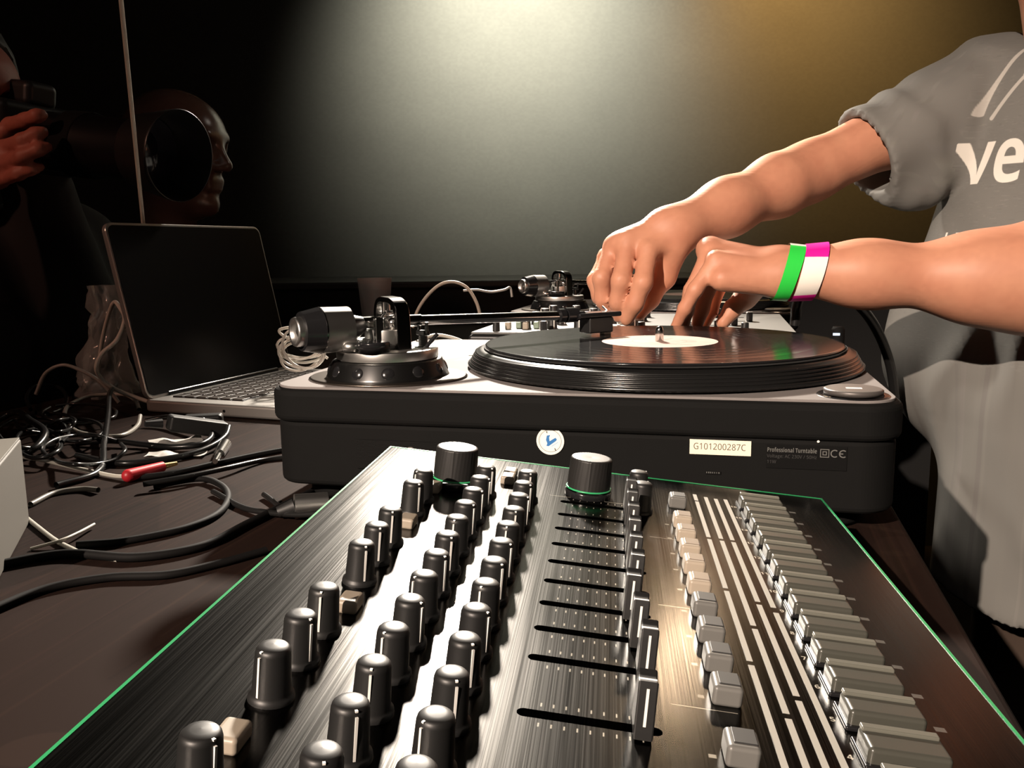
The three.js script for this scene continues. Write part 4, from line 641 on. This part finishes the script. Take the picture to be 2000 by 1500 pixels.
  const lb = boxOf([V(0.6, 0.06, -1.1), V(0.76, 0.86, -0.8)], 0.13); lb.min.y = 0.03; mesh('trousers', plant(net((x, y, z) => Math.max(legs(x, y, z) + 0.006 * vn3(x * 20, y * 14, z * 20), 0.05 - y), lb.min, lb.max, 0.01), org), std([0.05, 0.032, 0.022], 0.85), g);
  for (const z of [-1.06, -0.86]) { const sh = blend([cap(V(0.72, 0.045, z), V(0.56, 0.04, z), 0.045, 0.038)], 0.01), b = boxOf([V(0.72, 0.05, z), V(0.56, 0.05, z)], 0.06); b.min.y = -0.012; mesh('shoe', plant(net((x, y, z2) => Math.max(sh(x, y, z2), 0.002 - y), b.min, b.max, 0.007), org), M.softBlack, g); }
  // wristbands: strips wound round the forearm
  const ax = EL.clone().sub(WL).normalize(), bandAt = (t0, t1, colors, lean, grow) => {
    const N = 72, pos = [], uvs = [], idx = []; const c0 = WL.clone().addScaledVector(ax, t0), c1 = WL.clone().addScaledVector(ax, t1), up = V(0, 1, 0).addScaledVector(ax, -ax.y).normalize(), sd = ax.clone().cross(up).normalize();
    for (let i = 0; i <= N; i++) { const a = i / N * Math.PI * 2; for (const [c, k] of [[c0, 0], [c1, 1]]) {
      const dirv = up.clone().multiplyScalar(Math.cos(a)).addScaledVector(sd, Math.sin(a)), o = c.clone().addScaledVector(ax, lean * Math.cos(a));
      let lo = 0.0, hi = 0.08; for (let q = 0; q < 24; q++) { const m = (lo + hi) / 2; A2(o.x + dirv.x * m, o.y + dirv.y * m, o.z + dirv.z * m) < 0 ? lo = m : hi = m; }
      const p = o.addScaledVector(dirv, lo + grow); pos.push(p.x - org.x, p.y, p.z - org.z); uvs.push(i / N, k); } }
    for (let i = 0; i < N; i++) idx.push(i * 2, i * 2 + 1, i * 2 + 2, i * 2 + 1, i * 2 + 3, i * 2 + 2);
    const b = new THREE.BufferGeometry(); b.setAttribute('position', new THREE.Float32BufferAttribute(pos, 3)); b.setAttribute('uv', new THREE.Float32BufferAttribute(uvs, 2)); b.setIndex(idx); b.computeVertexNormals();
    return mesh('wristband', b, std([1, 1, 1], 0.45, 0, { side: THREE.DoubleSide, map: canvasTex(1024, 128, (c, w, h) => { for (const [u0, u1, col] of colors) { c.fillStyle = col; c.fillRect(u0 * w, 0, (u1 - u0) * w + 1, h); } c.fillStyle = 'rgba(40,40,50,0.7)'; if (colors.length > 2 && colors[0][2] === '#e8189a') c.fillRect(w * 0.845, 40, w * 0.012, 46); }) }), g);
  };
  bandAt(-0.004, 0.012, [[0, 0.06, '#eee9e0'], [0.06, 0.92, '#2fd24a'], [0.92, 1, '#eee9e0']], 0.008, 0.0022).userData.label = 'green paper wristband';
  bandAt(0.0135, 0.036, [[0, 0.16, '#e8189a'], [0.16, 0.38, '#f4eee4'], [0.38, 0.62, '#e8189a'], [0.62, 0.86, '#f4eee4'], [0.86, 1, '#e8189a']], 0.006, 0.0030).userData.label = 'pink and white paper wristband';
}

// ---------------------------------------------------------------- the two people in the dark at the left
const darkCloth = std([0.012, 0.011, 0.012], 0.9);
function kneeling(org, hips, chest, sh, legsDir, k = 0.0) {             // clothes of a kneeling figure: trunk, thighs, shins
  const [sa, sb] = sh, d = legsDir;
  const hipA = hips.clone().lerp(sa.clone().setY(hips.y), 0.45), hipB = hips.clone().lerp(sb.clone().setY(hips.y), 0.45), knA = V(hipA.x + d.x * 0.08, 0.075, hipA.z + d.z * 0.08), knB = V(hipB.x + d.x * 0.08, 0.075, hipB.z + d.z * 0.08), anA = V(knA.x - d.x * 0.4, 0.06, knA.z - d.z * 0.4), anB = V(knB.x - d.x * 0.4, 0.06, knB.z - d.z * 0.4);
  return { top: blend([cap(sa, sb, 0.085, 0.085), cap(chest, hips, 0.15, 0.15), cap(sa, hipA, 0.09, 0.1), cap(sb, hipB, 0.09, 0.1)], 0.06), legs: blend([cap(hips, hips, 0.14, 0.14), cap(hipA, knA, 0.1, 0.07), cap(hipB, knB, 0.1, 0.07), cap(knA, anA, 0.065, 0.05), cap(knB, anB, 0.065, 0.05)], 0.04), pts: [knA, knB, anA, anB, hips] };
}
{
  // photographer
  const head = atD(-95, 215, 1.26), org = V(head.x - 0.03, 0, head.z - 0.02), fwd = V(0.84, -0.12, 0.5);
  const g = thing('person', 'kneeling photographer in dark clothes holding a camera to the face', 'person', org);
  const H = headField(head, fwd, V(0, 1, 0)), side = V(-0.5, 0, 0.84).normalize();   // towards the camera side
  const hips = V(org.x - 0.06, 0.55, org.z), chest = V(org.x - 0.03, 0.95, org.z), sa = V(org.x - 0.02, 1.08, org.z).addScaledVector(side, 0.18), sb = V(org.x - 0.02, 1.08, org.z).addScaledVector(side, -0.18);
  const hw = atD(-60, 345, 1.17), el = V(-0.80, 0.93, -1.02);
  const fg = [[[20, 245, 1.2], [50, 235, 1.17], [72, 226, 1.16], [82, 224, 1.165]], [[10, 290, 1.17], [45, 275, 1.145], [70, 262, 1.145], [84, 258, 1.15]], [[5, 322, 1.165], [45, 305, 1.14], [75, 292, 1.14], [92, 287, 1.15]], [[0, 352, 1.17], [35, 340, 1.15], [62, 330, 1.15], [78, 326, 1.16]]].map(f => f.map(p => atD(...p))), th = [[-30, 320, 1.2], [0, 285, 1.22], [30, 262, 1.23], [55, 255, 1.235]].map(p => atD(...p));
  const hand = handField(hw, fg, th, 0.0098), arm = blend([cap(hw, hw.clone().lerp(el, 0.4), 0.03, 0.038), cap(hw.clone().lerp(el, 0.4), el, 0.038, 0.045)], 0.02), A = blend([arm, hand], 0.016);
  const HN = blend([H.f, cap(V(org.x - 0.02, 1.08, org.z), head.clone().add(V(-0.02, -0.06, 0)), 0.056, 0.055)], 0.03);
  mesh('body', plant(skinParts([[A, [hw, el, ...fg.flat(), ...th], 0.06, 0.004], [HN, [head, V(org.x, 1.1, org.z)], 0.14, 0.007]], [0.42, 0.13, 0.09], 31), org), skinMat, g);
  const K = kneeling(org, hips, chest, [sa, sb], V(0.84, 0, 0.5).normalize()), sl = blend([cap(sa, el, 0.07, 0.06), cap(el, el.clone().lerp(hw, 0.5), 0.06, 0.05), cap(sb, V(-0.66, 0.95, -1.35), 0.07, 0.06), cap(V(-0.66, 0.95, -1.35), atD(60, 330, 1.3), 0.055, 0.045)], 0.03);
  const tb = boxOf([sa, sb, hips, el, V(-0.6, 1, -1.4)], 0.17); mesh('jacket', plant(net((x, y, z) => smin(K.top(x, y, z), sl(x, y, z), 0.04) - 0.004 * vn3(x * 20, y * 20, z * 20), tb.min, tb.max, 0.009), org), darkCloth, g);
  const lb = boxOf(K.pts, 0.15); lb.min.y = -0.02; mesh('trousers', plant(net((x, y, z) => Math.max(K.legs(x, y, z), 0.004 - y), lb.min, lb.max, 0.011), org), darkCloth, g);
  const HF = ball(H.P(-0.02, 0.05, 0), 0.098), n = fwd.clone().normalize(), c = H.P(0.03, 0.03, 0); const hb = boxOf([H.P(0, 0.05, 0)], 0.13); mesh('hair', plant(net((x, y, z) => Math.max(HF(x, y, z) + 0.004 * vn3(x * 90, y * 90, z * 90), (x - c.x) * n.x + (y - c.y - 0.02) * (n.y - 0.6) + (z - c.z) * n.z), hb.min, hb.max, 0.007), org), std([0.012, 0.01, 0.009], 0.5), g);
}
{
  // the camera in the photographer's hands
  const a = atD(70, 272, 1.255), b = atD(352, 305, 1.15), dir = b.clone().sub(a).normalize(), L = a.distanceTo(b);
  const g = thing('photo_camera', 'black photo camera with long lens and wide lens hood', 'camera', a); g.quaternion.setFromUnitVectors(V(1, 0, 0), dir);
  const turned = (pts, n = 64) => { const t = lathe(pts, n); t.rotateZ(-Math.PI / 2); return t; };
  mesh('camera_body', merge([at(rb(0.055, 0.095, 0.135, 0.012), -0.01, 0, 0), at(rb(0.05, 0.035, 0.05, 0.01), -0.012, 0.06, 0)]), M.softBlack, g);
  mesh('grip', at(rb(0.05, 0.085, 0.03, 0.012), 0.02, -0.003, -0.055), M.rubber, g);
  mesh('lens_barrel', turned([[0, 0.015], [0.038, 0.015], [0.040, 0.03], [0.040, 0.07], [0.043, 0.075], [0.043, 0.115], [0.0405, 0.118], [0.0405, L - 0.07], [0.046, L - 0.065], [0.046, L - 0.05], [0, L - 0.05]]), std([0.005, 0.005, 0.006], 0.32), g);
  mesh('zoom_ring', turned([[0.0435, 0.077], [0.0445, 0.078], [0.0445, 0.112], [0.0435, 0.113]]), M.rubber, g);
  mesh('lens_hood', turned([[0.0462, L - 0.066], [0.049, L - 0.06], [0.0585, L - 0.004], [0.059, L], [0.0575, L], [0.047, L - 0.055], [0.0455, L - 0.055]]), std([0.012, 0.012, 0.012], 0.35, 0, { side: THREE.DoubleSide }), g);
  mesh('front_glass', turned([[0, L - 0.040], [0.02, L - 0.042], [0.0455, L - 0.050]]), std([0.006, 0.006, 0.01], 0.08), g);
  g.position.copy(a);
}
{
  // bald person seen in profile
  const head = atD(346, 306, 1.88), org = V(head.x - 0.04, 0, head.z - 0.02);
  const g = thing('person', 'bald person in dark clothes, face in profile behind the lens hood', 'person', org);
  const H = headField(head, V(1, -0.05, 0.28), V(0, 1, 0), 1.12), neck = V(org.x - 0.01, 1.03, org.z);
  const HN = blend([H.f, cap(neck, head.clone().add(V(-0.02, -0.07, 0)), 0.06, 0.056)], 0.03);
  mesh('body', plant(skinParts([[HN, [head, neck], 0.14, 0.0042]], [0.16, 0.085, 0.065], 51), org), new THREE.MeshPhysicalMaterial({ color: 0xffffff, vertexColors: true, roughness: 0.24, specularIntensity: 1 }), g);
  const K = kneeling(org, V(org.x - 0.08, 0.52, org.z), V(org.x - 0.05, 0.88, org.z), [V(org.x - 0.03, 0.99, org.z + 0.18), V(org.x - 0.03, 0.99, org.z - 0.18)], V(0.6, 0, 0.8));
  const sl = blend([cap(V(org.x - 0.03, 0.99, org.z + 0.18), V(org.x - 0.08, 0.72, org.z + 0.22), 0.07, 0.055), cap(V(org.x - 0.08, 0.72, org.z + 0.22), V(org.x + 0.05, 0.56, org.z + 0.14), 0.055, 0.042), cap(V(org.x - 0.03, 0.99, org.z - 0.18), V(org.x - 0.08, 0.72, org.z - 0.22), 0.07, 0.055), cap(V(org.x - 0.08, 0.72, org.z - 0.22), V(org.x + 0.05, 0.56, org.z - 0.14), 0.055, 0.042)], 0.03);
  const tb = boxOf([V(org.x - 0.1, 0.5, org.z - 0.25), V(org.x + 0.08, 1.02, org.z + 0.25)], 0.16); mesh('jacket', plant(net((x, y, z) => smin(K.top(x, y, z), sl(x, y, z), 0.04), tb.min, tb.max, 0.01), org), darkCloth, g);
  const lb = boxOf(K.pts, 0.15); lb.min.y = -0.02; mesh('trousers', plant(net((x, y, z) => Math.max(K.legs(x, y, z), 0.004 - y), lb.min, lb.max, 0.011), org), darkCloth, g);
}
renderer.render(scene, camera);
